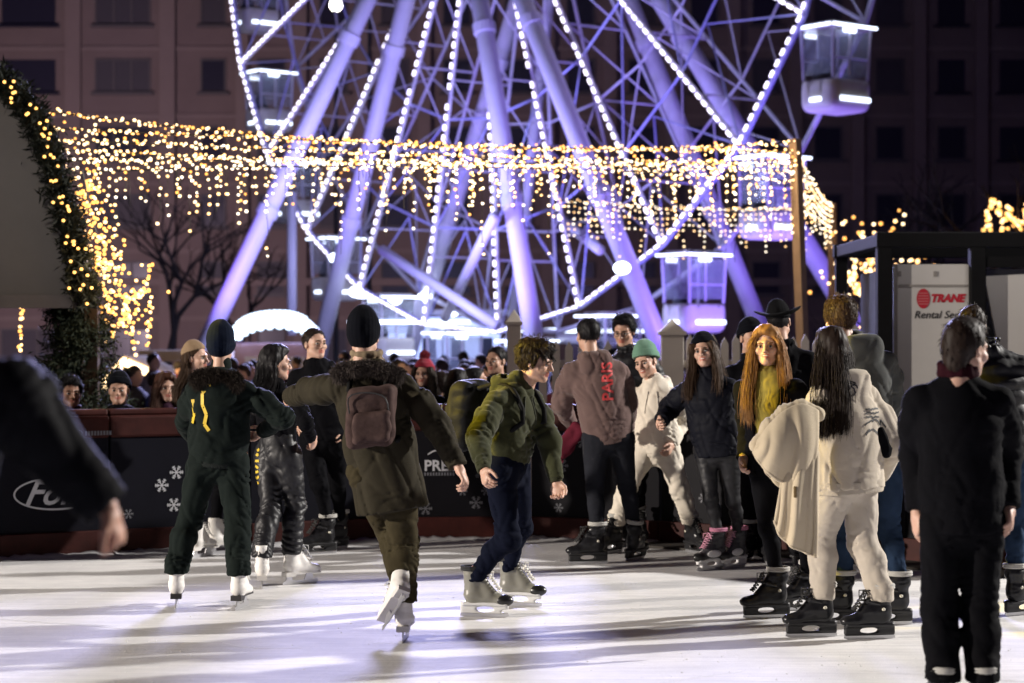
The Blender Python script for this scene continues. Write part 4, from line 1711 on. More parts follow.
def cloth_sheet(top, bot, nu, nv, bulge, pleats, amp, seed, flare=1.0):
    """a hanging piece of cloth: top edge, bottom edge, pleats growing downwards, bulging towards -y"""
    T, B = smooth_curve(top, nu), smooth_curve(bot, nu)
    rg = np.random.default_rng(seed)
    fr = [(pleats * q, rg.uniform(0, 6.3), w) for q, w in ((1, 1.0), (1.73, .55), (2.9, .28))]
    V = []
    for j in range(nv):
        v = j / (nv - 1)
        for k in range(nu):
            u = k / (nu - 1)
            p = T[k] * (1 - v) + B[k] * v
            uw = u + .05 * math.sin(5 * v + seed) * v
            f = sum(w * math.sin(2 * PI * n * uw + ph) for n, ph, w in fr)
            f = math.copysign(abs(f) ** .8, f)
            yb = -bulge * math.sin(PI * min(1, .12 + .88 * v) ** .8) * (.35 + .65 * math.sin(PI * u) ** .6)
            p = p + V3(.25 * amp * f * v, yb + amp * f * (.15 + .85 * v ** .7), .12 * amp * f * v)
            V.append(p)
    fs = [(j * nu + k, j * nu + k + 1, (j + 1) * nu + k + 1, (j + 1) * nu + k) for j in range(nv - 1) for k in range(nu - 1)]
    return np.array(V), np.array(fs)


def coat_cream(i):
    """the cream coat hung over the woman's forearm: a short front fall and a long back fall"""
    Y = 10.58
    g = lambda x, y, d=0: at(x, y, Y + d)
    c = g(795, 450)
    root = empty('folded_coat', c)
    tag(root, 'cream fleece coat draped over the arm of the woman in the cream hoodie', 'coat')
    m = FB('fleece_coat', (.52, .44, .31), .95, .4, 240, .10, .2)

    def put(name, V, fs, th=.014):
        o = q2obj(name, V - c, fs, [m], root)
        md = o.modifiers.new('thick', 'SOLIDIFY')
        md.thickness = th
        md.offset = 0
        sb = o.modifiers.new('soft', 'SUBSURF')
        sb.levels = sb.render_levels = 1
        return o
    top = [g(757, 441, .04), g(770, 422, .05), g(786, 408, .06), g(802, 403, .08), g(818, 410, .10)]
    V, fs = cloth_sheet(top, [g(753, 452, .0), g(766, 469, -.01), g(785, 483, 0), g(804, 480, .02), g(816, 474, .05)], 44, 26, .085, 2.1, .016, 3)
    put('front_fall', V, fs)
    rim = [V[25 * 44 + k] for k in range(44)]
    MB().tube(rim, .010, 6).build('hem', [m], root, off=c, smooth=True)
    top2 = [g(783, 462, .05), g(792, 458, .04), g(802, 455, .04), g(812, 452, .05), g(818, 450, .07)]
    V, fs = cloth_sheet(top2, [g(775, 520, .05), g(781, 537, .03), g(793, 546, .02), g(806, 553, .03), g(817, 556, .07)], 40, 34, .05, 2.3, .017, 7)
    put('back_fall', V, fs)
    rim = [V[33 * 40 + k] for k in range(40)]
    MB().tube(rim, .009, 6).build('hem', [m], root, off=c, smooth=True)
    V, fs = cloth_sheet([p + V3(0, .07, 0) for p in top], [g(764, 470, .16), g(776, 486, .15), g(792, 492, .15), g(806, 490, .15), g(818, 486, .16)], 36, 20, -.03, 2, .012, 5)
    put('lining', V, fs)
    # the roll over the forearm
    fl = Field(.009)
    for p, q in zip(top, top[1:]):
        fl.add(rc(p + V3(0, .02, -.025), q + V3(0, .02, -.025), .042, .042), .03)
    fl.solve(cloth([(top[2], unit(top[3] - top[1]), .2, .012, .035)], drape=.006))
    V, Fq = fl.nets(1)
    q2obj('fold_over', V - c, Fq, [m], root)
    pk = MB()
    pk.box(g(795, 492, -.035), (.014, .014, .06))
    pk.build('tab', FB('tab_brown', (.2, .14, .07), .8), root, off=c, bevel=.003)


def red_bag(i):
    c = at(569, 440, 14.95)
    fl = Field(.012)
    R = head_frame(180, 0, 38)
    fl.add(rbox(c, (.07, .05, .15), .035, R), .02)
    fl.solve(folds(.012, 14, 12, 1, .004))
    V, Fq = fl.nets(1)
    root = empty('scarf', c)
    tag(root, 'crumpled dark red scarf held in front of the man in the mauve hoodie', 'scarf')
    q2obj('scarf_cloth', V - c, Fq, [FB('scarf_red', (.11, .016, .028), .95, .4)], root)
    tr = MB()
    for k in range(9):
        a = c + R @ V3(-.06 + .015 * k, -.02, -.145)
        tr.tube([a, a + R @ V3(.003, 0, -.04)], .004, 4)
    tr.build('fringe', FB('scarf_red', (.11, .016, .028)), root, off=c)



ONLY = None


def build_people():
    if ONLY:
        for n in ONLY.split(','):
            i = globals()['P_' + n]()
            if n == 'sage': backpack_sage(i)
            if n == 'parka': backpack_camo(i)
            if n == 'cream': coat_cream(i)
            if n == 'paris': red_bag(i)
        return
    for f in (P_green, P_leather, P_blackboy, P_hidden, P_white, P_face, P_glasses, P_yellow, P_grey, P_boy, P_puffer, P_hat, P_hatb, P_arm):
        f()
    backpack_sage(P_sage())
    backpack_camo(P_parka())
    coat_cream(P_cream())
    red_bag(P_paris())
    P_spectators()
# ---------------------------------------------------------------- setting
def spot(name, loc, target, power, col, size=40, blend=.4, radius=.2):
    l = bpy.data.lights.new(name, 'SPOT')
    l.energy = power
    l.color = col
    l.spot_size = math.radians(size)
    l.spot_blend = blend
    l.shadow_soft_size = radius
    o = bpy.data.objects.new(name, l)
    COL.objects.link(o)
    o.location = loc
    d = Vector(target) - Vector(loc)
    o.rotation_euler = d.to_track_quat('-Z', 'Y').to_euler()
    return o


def point(name, loc, power, col, radius=.3):
    l = bpy.data.lights.new(name, 'POINT')
    l.energy = power
    l.color = col
    l.shadow_soft_size = radius
    o = bpy.data.objects.new(name, l)
    COL.objects.link(o)
    o.location = loc
    return o


PLAZA = -.45


def ice_mat():
    m, nt, b = new_mat('ice')
    tc = nt.nodes.new('ShaderNodeTexCoord')
    n1 = nt.nodes.new('ShaderNodeTexNoise')
    n1.inputs['Scale'].default_value = 1.3
    n1.inputs['Detail'].default_value = 7
    n1.inputs['Roughness'].default_value = .7
    nt.links.new(tc.outputs['Object'], n1.inputs['Vector'])
    mp = nt.nodes.new('ShaderNodeMapping')
    mp.inputs['Scale'].default_value = (.35, 5, 1)
    mp.inputs['Rotation'].default_value = (0, 0, .25)
    nt.links.new(tc.outputs['Object'], mp.inputs['Vector'])
    n2 = nt.nodes.new('ShaderNodeTexNoise')
    n2.inputs['Scale'].default_value = 3
    n2.inputs['Detail'].default_value = 8
    n2.inputs['Roughness'].default_value = .75
    nt.links.new(mp.outputs[0], n2.inputs['Vector'])
    mx = nt.nodes.new('ShaderNodeMath')
    mx.operation = 'MULTIPLY'
    nt.links.new(n1.outputs['Fac'], mx.inputs[0])
    nt.links.new(n2.outputs['Fac'], mx.inputs[1])
    rp = nt.nodes.new('ShaderNodeValToRGB')
    rp.color_ramp.elements[0].position = .10
    rp.color_ramp.elements[0].color = (.52, .52, .53, 1)
    rp.color_ramp.elements[1].position = .38
    rp.color_ramp.elements[1].color = (.80, .79, .78, 1)
    nt.links.new(mx.outputs[0], rp.inputs[0])
    nt.links.new(rp.outputs[0], b.inputs['Base Color'])
    b.inputs['Roughness'].default_value = .75
    b.inputs['Specular IOR Level'].default_value = .10
    n3 = nt.nodes.new('ShaderNodeTexNoise')
    n3.inputs['Scale'].default_value = 38
    n3.inputs['Detail'].default_value = 8
    n3.inputs['Roughness'].default_value = .7
    nt.links.new(tc.outputs['Object'], n3.inputs['Vector'])
    bp = nt.nodes.new('ShaderNodeBump')
    bp.inputs['Strength'].default_value = .6
    bp.inputs['Distance'].default_value = .008
    nt.links.new(n3.outputs['Fac'], bp.inputs['Height'])
    nt.links.new(bp.outputs[0], b.inputs['Normal'])
    return m


# rink edge: pixels of the foot of the boards -> points on the ice
EDGE = [(-420, 588), (-210, 573), (-60, 562), (110, 553), (250, 546), (390, 539), (530, 538), (660, 543), (790, 552), (905, 562), (1030, 574), (1200, 571), (1500, 566), (2000, 561)]
EP = [ground(*p)[:2] for p in EDGE]


def build_ground():
    mb = MB()
    # the ice: a sheet from behind the camera to the boards
    mb.add([(x * 1.02, y + .05, 0) for x, y in EP] + [(14, -12, 0), (-16, -12, 0)], [tuple(range(len(EP) + 2))])
    tag(mb.build('ice', [ice_mat()]), kind='structure')
    g = MB()
    g.add([(-260, -60, PLAZA), (260, -60, PLAZA), (260, 400, PLAZA), (-260, 400, PLAZA)], [(0, 1, 2, 3)])
    tag(g.build('ground', [fabric('paving', (.09, .085, .08), .7, .4, 3, .3, vscale=2)]), kind='structure')
    # skate cuts and scraped snow
    rg = random.Random(4)
    sc = MB()
    for k in range(60):
        x, y = rg.uniform(-5, 6), rg.uniform(8.6, 15.5)
        a = rg.uniform(-.5, .7)
        l = rg.uniform(.5, 2.6)
        cv = rg.uniform(-.12, .12)
        pts = []
        for i in range(9):
            t = i / 8 - .5
            pts.append((x + math.cos(a) * l * t - math.sin(a) * cv * t * t * 4, y + math.sin(a) * l * t + math.cos(a) * cv * t * t * 4))
        wd = rg.uniform(.002, .006)
        v, f = [], []
        for i, p in enumerate(pts):
            w = wd * math.sin(PI * (i + .3) / 8.6)
            v += [(p[0], p[1] - w, .0025), (p[0], p[1], .0032), (p[0], p[1] + w, .0025)]
            if i:
                o = 3 * i
                f += [(o - 3, o, o + 1, o - 2), (o - 2, o + 1, o + 2, o - 1)]
        sc.add(v, f)
    for k in range(1500):
        x, y = rg.uniform(-6, 6), rg.uniform(8.4, 16)
        r = rg.uniform(.002, .006)
        sc.add([(x - r, y - r, 0.0), (x + r, y - r, 0.0), (x + r, y + r, 0.0), (x - r, y + r, 0.0), (x, y, r * .9)], [(0, 1, 4), (1, 2, 4), (2, 3, 4), (3, 0, 4)])
    tag(sc.build('ice_shavings', [fabric('shaved_ice', (.78, .78, .78), .8, .3, 90, .1)]), 'loose shavings and thin skate scratches on the ice', 'ice shavings', kind='stuff')


def seg_frame(a, b):
    d = np.array([b[0] - a[0], b[1] - a[1], 0])
    L = np.linalg.norm(d)
    d = d / L
    n = np.array([d[1], -d[0], 0])          # towards the rink
    if n[1] > 0:
        n = -n
    return d, n, L


def flat_print(me, mat, parent, origin, d, n, off, name, base):
    """stand a flat (x,y) mesh upright on a panel"""
    map_mesh(me, lambda x, y, z: tuple(origin + x * d + np.array([0, 0, 1.0]) * y + n * (off + z) - base))
    return link(name, me, parent, [mat])


def snowflake(r):
    mb = MB()
    for k in range(6):
        a = PI * k / 3
        u = np.array([math.cos(a), math.sin(a)])
        v = np.array([-u[1], u[0]])

        def bar(p, q, w):
            dd = (q - p) / np.linalg.norm(q - p)
            nn = np.array([-dd[1], dd[0]]) * w
            mb.add([(*(p - nn), 0), (*(q - nn), 0), (*(q + nn), 0), (*(p + nn), 0)], [(0, 1, 2, 3)])
        bar(u * 0, u * r, r * .07)
        for t in (.45, .72):
            for s in (-1, 1):
                bar(u * r * t, u * r * (t + .22) + v * s * r * .22, r * .055)
    return mb


def ellipse_ring(a, b, w, n=48):
    mb = MB()
    v = []
    for k in range(n):
        t = 2 * PI * k / n
        v += [(a * math.cos(t), b * math.sin(t), 0), ((a - w) * math.cos(t), (b - w) * math.sin(t), 0)]
    f = [(2 * k, 2 * ((k + 1) % n), 2 * ((k + 1) % n) + 1, 2 * k + 1) for k in range(n)]
    mb.add(v, f)
    return mb


def build_boards():
    navy = fabric('board_navy', (.005, .005, .010), .6, .12, 3, .45, 0, .12, vscale=2.5)
    char = fabric('board_charcoal', (.007, .0065, .009), .6, .12, 3, .4, 0, .12, vscale=2.5)
    red = fabric('rail_red', (.045, .010, .008), .6, .3, 30, .8, 0, .2, vscale=7)
    snowm = fabric('snow_edge', (.55, .55, .56), .9, .5, 40, .25)
    rubber = fabric('rubber_mat', (.05, .045, .04), .9, .5, 60, .3)
    white = plain('board_print_white', (.62, .62, .65), .55)
    grey = plain('board_print_grey', (.16, .16, .18), .55)
    looks = ['leftmost dark barrier panel beyond the frame edge', 'navy barrier panel left of the white oval logo', 'navy barrier panel with a white oval script logo',
             'navy barrier panel with large white snowflakes behind the green tracksuit', 'dark barrier panel behind the leather trousers', 'charcoal barrier panel with grey lettering right of the parka',
             'charcoal barrier panel behind the green hoodie boy', 'charcoal barrier panel with white lettering behind the mauve hoodie man', 'dark barrier panel behind the black jacket woman',
             'dark barrier panel behind the cream hoodie woman', 'dark barrier panel left of the boy in the black sweater', 'dark barrier panel at the right frame edge', 'rightmost barrier panel beyond the frame edge']
    rg = random.Random(9)
    for i, (a, b) in enumerate(zip(EP, EP[1:])):
        d, n, L = seg_frame(a, b)
        base = V3((a[0] + b[0]) / 2, (a[1] + b[1]) / 2, 0)
        root = empty('rink_barrier', base)
        tag(root, looks[i], 'rink barrier', 'rink barrier panels')
        R = np.stack([d, -n, V3(0, 0, 1)], 1)

        def bx(name, c, size, m, bev=.008):
            mb = MB()
            mb.box(R @ V3(*c), size, R=R)
            return mb.build(name, [m], root, bevel=bev)
        bx('panel', (0, .06, .52), (L - .012, .10, .76), navy if i < 5 else char)
        bx('kick_rail', (0, .045, .085), (L - .006, .15, .19), red)
        bx('top_rail', (0, .07, .975), (L - .006, .16, .17), red, .02)
        bx('handrail', (0, .09, 1.085), (L - .004, .10, .05), red, .015)
        bx('post', (-L / 2 + .04, .16, .3), (.06, .08, 1.45), char)
        # snow scraped up against the boards
        sb = MB()
        m = 26
        v, f = [], []
        for k in range(m + 1):
            x = (k / m - .5) * L
            w = .10 + .10 * rg.random()
            h = .012 + .02 * rg.random()
            v += [R @ V3(x, -.02 + .0, .0035), R @ V3(x, -.03, h), R @ V3(x, -.03 - w * .5, h * .6), R @ V3(x, -.03 - w, .003)]
            if k:
                o = 4 * k
                f += [(o - 4 + j, o + j, o + j + 1, o - 4 + j + 1) for j in range(3)]
        sb.add(v, f)
        if i < 7:
            sb.build('snow_edge', [snowm], root, smooth=True)
        else:
            sb2 = MB()
            sb2.box(R @ V3(0, -.22, .012), (L, .36, .018), R=R)
            sb2.build('rubber_edge', [rubber], root)
        o0 = base + n * .0
        face = -.0 + .0
        pr = lambda me, mt, x, z, nm: flat_print(me, mt, root, base + d * x + V3(0, 0, z), d, n, -.01 + .004, nm, base)
        # snowflakes
        for k in range(6):
            x = rg.uniform(-.42, .42) * L
            z = rg.uniform(.24, .84)
            if i == 2 and abs(x) < .55 and abs(z - .5) < .2:
                continue
            r = rg.choice([.018, .024, .04, .055])
            pr(snowflake(r).mesh('snowflake'), (white if r > .05 and i < 4 else grey), x, z, 'snowflake')
        if i == 2:
            xo = (at(54, 496, base[1])[0] - base[0]) / d[0]
            lg = ellipse_ring(.335, .128, .014)
            pr(lg.mesh('oval_logo'), white, xo, .475, 'oval_logo')
            t = text_mesh('Ford', .27, shear=.45, bold=.004)
            pr(t, white, xo, .475, 'logo_lettering')
            mk = MB()
            mk.add(*[(q.v, q.f) for q in (ellipse_ring(.028, .026, .006, 20),)][0])
            for q in range(9):
                mk.add([(.05 + .024 * q, -.018, 0), (.066 + .024 * q, -.018, 0), (.066 + .024 * q, .016, 0), (.05 + .024 * q, .016, 0)], [(0, 1, 2, 3)])
            flat_print(mk.mesh('rail_mark'), grey, root, base + d * (xo + .16) + V3(0, 0, .93), d, n, .0165, 'rail_mark', base)
        if i == 5:
            xo = (at(440, 468, base[1])[0] - base[0]) / d[0]
            pr(text_mesh('PREL', .125, bold=.003), white, xo, .60, 'lettering')
            mk = MB()
            for q in range(11):
                x_ = -.13 + .0235 * q
                mk.add([(x_, -.014, 0), (x_ + .014, -.014, 0), (x_ + .014, .012, 0), (x_, .012, 0)], [(0, 1, 2, 3)])
            pr(mk.mesh('small_print'), grey, xo, .535, 'small_print')
            ar = MB()
            pts = [(-.10 + .02 * k, .69 + .035 * math.sin(k / 8 * PI)) for k in range(9)]
            for p, q in zip(pts, pts[1:]):
                ar.add([(p[0], p[1], 0), (q[0], q[1], 0), (q[0], q[1] + .012, 0), (p[0], p[1] + .012, 0)], [(0, 1, 2, 3)])
            pr(ar.mesh('swoosh'), white, xo, 0, 'swoosh')
        if i == 6:
            pass
        if i == 7:
            xo = (at(606, 483, base[1])[0] - base[0]) / d[0]
            pr(text_mesh('api', .16, bold=.004), white, xo, .52, 'lettering')
            mk = MB()
            for q in range(8):
                z_ = -.12 + .03 * q
                mk.add([(-.02, z_, 0), (.02, z_, 0), (.02, z_ + .016, 0), (-.02, z_ + .016, 0)], [(0, 1, 2, 3)])
            pr(mk.mesh('small_print'), grey, xo - .24, .55, 'small_print')


# ---------------------------------------------------------------- ferris wheel
WH = dict(c=V3(-.842, 54, 15.54), th=.910, R=13.74, ph=-.0639, st=2 * PI / 25)


def wheel_pt(r, a, off=0.0):
    c, th = WH['c'], WH['th']
    dirv = V3(math.cos(th), -math.sin(th), 0)
    ax = V3(math.sin(th), math.cos(th), 0)
    return c + dirv * r * math.sin(a) + V3(0, 0, -r * math.cos(a)) + ax * off


def build_wheel():
    paint = fabric('wheel_paint', (.58, .55, .68), .4, .1, 20, .08)
    led = emis('led_white', (.90, .84, 1.0), 3.6)
    led_w = emis('led_cool', (.72, .82, 1.0), 4.0)
    blue = fabric('rim_blue_glow', (.36, .36, .68), .4, .1, 20, .08)  # blue glow of the light strips put into the front rim's colour
    glass = bpy.data.materials.new('cabin_glass')
    glass.use_nodes = True
    nb = glass.node_tree.nodes['Principled BSDF']
    nb.inputs['Base Color'].default_value = (.5, .55, .65, 1)
    nb.inputs['Alpha'].default_value = .18
    nb.inputs['Roughness'].default_value = .1
    pod = fabric('cabin_white', (.66, .62, .60), .35, .08, 20, .08)
    dark = plain('cabin_dark', (.03, .03, .04), .5)
    base = V3(WH['c'][0], WH['c'][1], PLAZA)
    root = empty('ferris_wheel', base)
    tag(root, 'tall white ferris wheel with lit spokes and gondolas glowing violet', 'ferris wheel')
    R, st, ph = WH['R'], WH['st'], WH['ph']
    W = 2.0
    N = 25
    hub = MB()
    hub.tube([wheel_pt(0, 0, -1.0), wheel_pt(0, 0, W + 1.0)], .55, 20)
    for o in (0, W):
        hub.tube([wheel_pt(0, 0, o - .12), wheel_pt(0, 0, o + .12)], 1.1, 24)
    hub.build('hub', [paint], root, off=base, smooth=False)

    def dashes(a, b, period=.285, frac=.52, w=.055):
        mb = MB()
        L = np.linalg.norm(b - a)
        d = (b - a) / L
        u = unit(np.cross(d, V3(0, 1, 0)))
        v = np.cross(d, u)
        RR = np.stack([u, v, d], 1)
        k = 0
        s = .1
        while s < L - .1:
            if (k % 23) != 22:
                mb.box(a + d * (s + period * frac / 2), (w, w, period * frac), R=RR)
            s += period
            k += 1
        return mb
    for k in range(N):
        a = ph + (k - .5) * st
        f0, f1 = wheel_pt(.9, a), wheel_pt(R, a)
        mb = MB()
        mb.tube([f0, f1], .055, 6)
        sp = mb.build('spoke', [paint], root, off=base)
        off = wheel_pt(0, 0, -.11) - wheel_pt(0, 0, 0)
        dashes(f0 + off, f1 + off).build('light_strip', [led], sp, off=base)
        mb = MB()
        mb.tube([wheel_pt(.9, a, W), wheel_pt(R, a, W)], .05, 6)
        # cross bracing between the two spokes
        for r0, r1 in ((.32, .50), (.50, .68), (.68, .86)):
            mb.tube([wheel_pt(R * r0, a, 0), wheel_pt(R * r1, a, W)], .025, 5)
            mb.tube([wheel_pt(R * r1, a, 0), wheel_pt(R * r1, a, W)], .03, 5)
        mb.build('spoke', [paint], root, off=base)
    # rims: straight chords from tip to tip, inner rings and diagonals
    for o in (0, W):
        mb = MB()
        lt = MB()
        for k in range(N):
            a0, a1 = ph + (k - .5) * st, ph + (k + .5) * st
            mb.tube([wheel_pt(R, a0, o), wheel_pt(R, a1, o)], .07, 6)
            mb.tube([wheel_pt(R * .80, a0, o), wheel_pt(R * .80, a1, o)], .035, 5)
            mb.tube([wheel_pt(R * .58, a0, o), wheel_pt(R * .58, a1, o)], .035, 5)
            mb.tube([wheel_pt(R * .80, a0, o), wheel_pt(R * .58, a1, o)], .025, 5)
            mb.tube([wheel_pt(R, a0, o), wheel_pt(R * .80, (a0 + a1) / 2, o), wheel_pt(R, a1, o)], .03, 5)
            if o == 0:
                sh = wheel_pt(0, 0, -.12) - wheel_pt(0, 0, 0)
                q = dashes(wheel_pt(R, a0) + sh, wheel_pt(R, a1) + sh)
                lt.add(q.v, q.f)
        rm = mb.build('rim', [paint if o else blue], root, off=base)
        if o == 0:
            lt.build('light_strip', [led], rm, off=base)
    # gondolas between the rims
    dirv = V3(math.cos(WH['th']), -math.sin(WH['th']), 0)
    ax = V3(math.sin(WH['th']), math.cos(WH['th']), 0)
    RO = np.stack([ax, -dirv, V3(0, 0, 1)], 1)
    GV = V3(.64, .66, .82)
    RX = RO * GV
       # local x along the axle, y in the wheel plane
    c0 = V3(0, 0, 0)
    g = empty('gondola', (0, 0, 0))
    fl = Field(.06)
    fl.add(rbox(RX @ V3(0, 0, -1.95), np.array((1.02, .85, .50)) * GV, .22, RO), .05)
    fl.sub(rbox(RX @ V3(0, 0, -1.45), np.array((.90, .72, .60)) * GV, .14, RO), .03)
    fl.solve()
    V, Fq = fl.nets(1)
    q2obj('pod', V, Fq, [pod], g)
    mb = MB()
    for sx in (-1, 1):
        for sy in (-1, 1):
            mb.tube([RX @ V3(.88 * sx, .68 * sy, -1.55), RX @ V3(.95 * sx, .74 * sy, -.18)], .04, 6)
    for sy in (-1, 1):
        mb.tube([RX @ V3(-.93, .71 * sy, -1.0), RX @ V3(.93, .71 * sy, -1.0)], .025, 5)
        mb.tube([RX @ V3(-.1, .72 * sy, -1.5), RX @ V3(-.1, .74 * sy, -.18)], .03, 5)
    mb.build('frame', [paint], g)
    mb = MB()
    for sy in (-1, 1):
        mb.box(RX @ V3(0, .70 * sy, -.83), (1.76, .012, 1.2), R=RX)
    for sx in (-1, 1):
        mb.box(RX @ V3(.90 * sx, 0, -.83), (.012, 1.30, 1.2), R=RX)
    mb.build('window', [glass], g)
    mb = MB()
    mb.box(RX @ V3(0, 0, -.12), (2.3, 1.75, .10), R=RX)
    mb.box(RX @ V3(0, 0, -.03), (1.8, 1.3, .10), R=RX)
    mb.build('roof', [pod], g, bevel=.03)
    def lamp(c, size):
        m_ = MB()
        m_.box(RX @ V3(*c), size, R=RX)
        m_.build('light_bar', [led_w], g)
    for sy in (-1, 1):
        lamp((0, .90 * sy, -.12), (2.25, .05, .07))
        lamp((.05, sy * .87, -2.12), (1.5, .05, .11))
        for kx in range(3):
            m_ = MB()
            m_.sphere(RX @ V3(-.5 + .22 * kx, .9 * sy, -.26), .06, 8, 6)
            m_.build('lamp', [led_w], g)
    lamp((-1.17, 0, -.12), (.05, 1.6, .07))
    lamp((-1.04, 0, -2.12), (.05, .5, .10))
    mb = MB()
    mb.box(RX @ V3(0, .3, -1.65), (1.5, .3, .1), R=RX)
    mb.box(RX @ V3(0, -.3, -1.65), (1.5, .3, .1), R=RX)
    mb.sphere(RX @ V3(-.3, .3, -1.15), (.16, .16, .22), 10, 8)
    mb.sphere(RX @ V3(-.3, .3, -1.45), (.25, .2, .3), 10, 8)
    mb.build('seat', [dark], g)
    for k in range(N):
        a = ph + (k - .5) * st
        o = g if k == 0 else copy_tree(g)
        o.parent = root
        o.location = [float(x) for x in wheel_pt(R, a, W / 2) - base - V3(0, 0, .15)]
    # thick support legs: (base px, base depth, hub end offset)
    F0 = wheel_pt(0, 0, -1.0)
    B0 = wheel_pt(0, 0, W + 1.0)
    for (bx_, by, Yb, hb, r) in ((182, 395, 53.5, F0, .245), (308, 395, 58, F0, .245), (543, 395, 49.5, F0, .245), (680, 395, 47, F0, .245),
                                 (787, 395, 52, B0, .24), (897, 395, 50, B0, .26), (396, 395, 60, B0, .24), (505, 395, 57, B0, .16)):
        p = at(bx_, by, Yb)
        mb = MB()
        d = unit(hb - p)
        L = np.linalg.norm(hb - p)
        mb.tube([p, hb], r, 16)
        lg = mb.build('leg', [paint], root, off=base, smooth=True)
        j = MB()
        for s in (.32, .62):
            j = MB().tube([p + d * (L * s - .14), p + d * (L * s + .14)], r * 1.22, 16)
            j.build('flange', [paint], lg, off=base)
        MB().tube([p - d * .1, p + d * .25], r * 2.2, 16).build('foot_plate', [paint], lg, off=base)
    for (x, y, Yf) in ((336, 258, 57.0), (622, 268, 46.5), (356, 292, 56.5)):
        fl = MB()
        fl.sphere(at(x, y, Yf), (.20, .12, .15), 12, 8)
        fl.build('floodlight', [emis('flood_white', (.7, .8, 1.0), 8)], root, off=base, smooth=True)
    # low cross braces
    for (x0, y0, Y0_, x1, y1, Y1_) in ((382, 250, 55, 497, 326, 51), (495, 216, 50, 445, 318, 56), (292, 192, 57, 292, 335, 57), (556, 215, 56, 600, 250, 50), (640, 345, 50, 560, 338, 54)):
        br = MB()
        br.tube([at(x0, y0, Y0_), at(x1, y1, Y1_)], .14, 10)
        br.build('brace', [paint], root, off=base, smooth=True)


def build_station():
    """boarding platform under the wheel, lit white"""
    paint = fabric('wheel_paint', (.62, .60, .66))
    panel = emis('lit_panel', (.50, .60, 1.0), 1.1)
    led_w = emis('led_cool', (.72, .82, 1.0), 4.0)
    Y = 60.0
    base = V3(-1, Y, PLAZA)
    root = empty('boarding_platform', base)
    tag(root, 'brightly lit white boarding platform with canopy under the ferris wheel', 'platform')
    mb = MB()
    mb.box((-.8, Y + 1, .1), (12.5, 5, 1.1))
    mb.build('deck', [paint], root, off=base, bevel=.05)
    x0, x1 = at(385, 300, Y)[0], at(500, 300, Y)[0]
    mb = MB()
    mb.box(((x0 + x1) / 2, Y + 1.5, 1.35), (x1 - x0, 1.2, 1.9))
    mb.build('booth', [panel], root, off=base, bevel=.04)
    mb = MB()
    mb.box(((x0 + x1) / 2, Y + 1.2, 2.45), (x1 - x0 + .7, 2.4, .14))
    mb.build('roof', [paint], root, off=base, bevel=.03)
    mb = MB()
    for k in range(4):
        xx = x0 + (x1 - x0) * (k + .5) / 4
        mb.box((xx, Y + .885, 1.2), (.42, .03, .95))
    mb.build('window', [plain('booth_window', (.05, .06, .12), .2)], root, off=base)
    cb = MB()
    for (a, b, y) in ((348, 470, 322), (440, 560, 330), (540, 700, 331)):
        pa, pb = at(a, y, Y - 1.5), at(b, y, Y - 1.5)
        cb.box(((pa[0] + pb[0]) / 2, Y - 1.5, pa[2]), (pb[0] - pa[0], .12, .10))
    cb.build('light_strip', [led_w], root, off=base)
    for (x, y) in ((452, 312), (395, 300), (425, 296)):
        p = at(x, y, Y - 1.2)
        fl = MB()
        fl.sphere(p, (.20, .12, .13), 12, 8)
        fl.build('floodlight', [emis('flood_white', (.7, .8, 1.0), 8)], root, off=base, smooth=True)


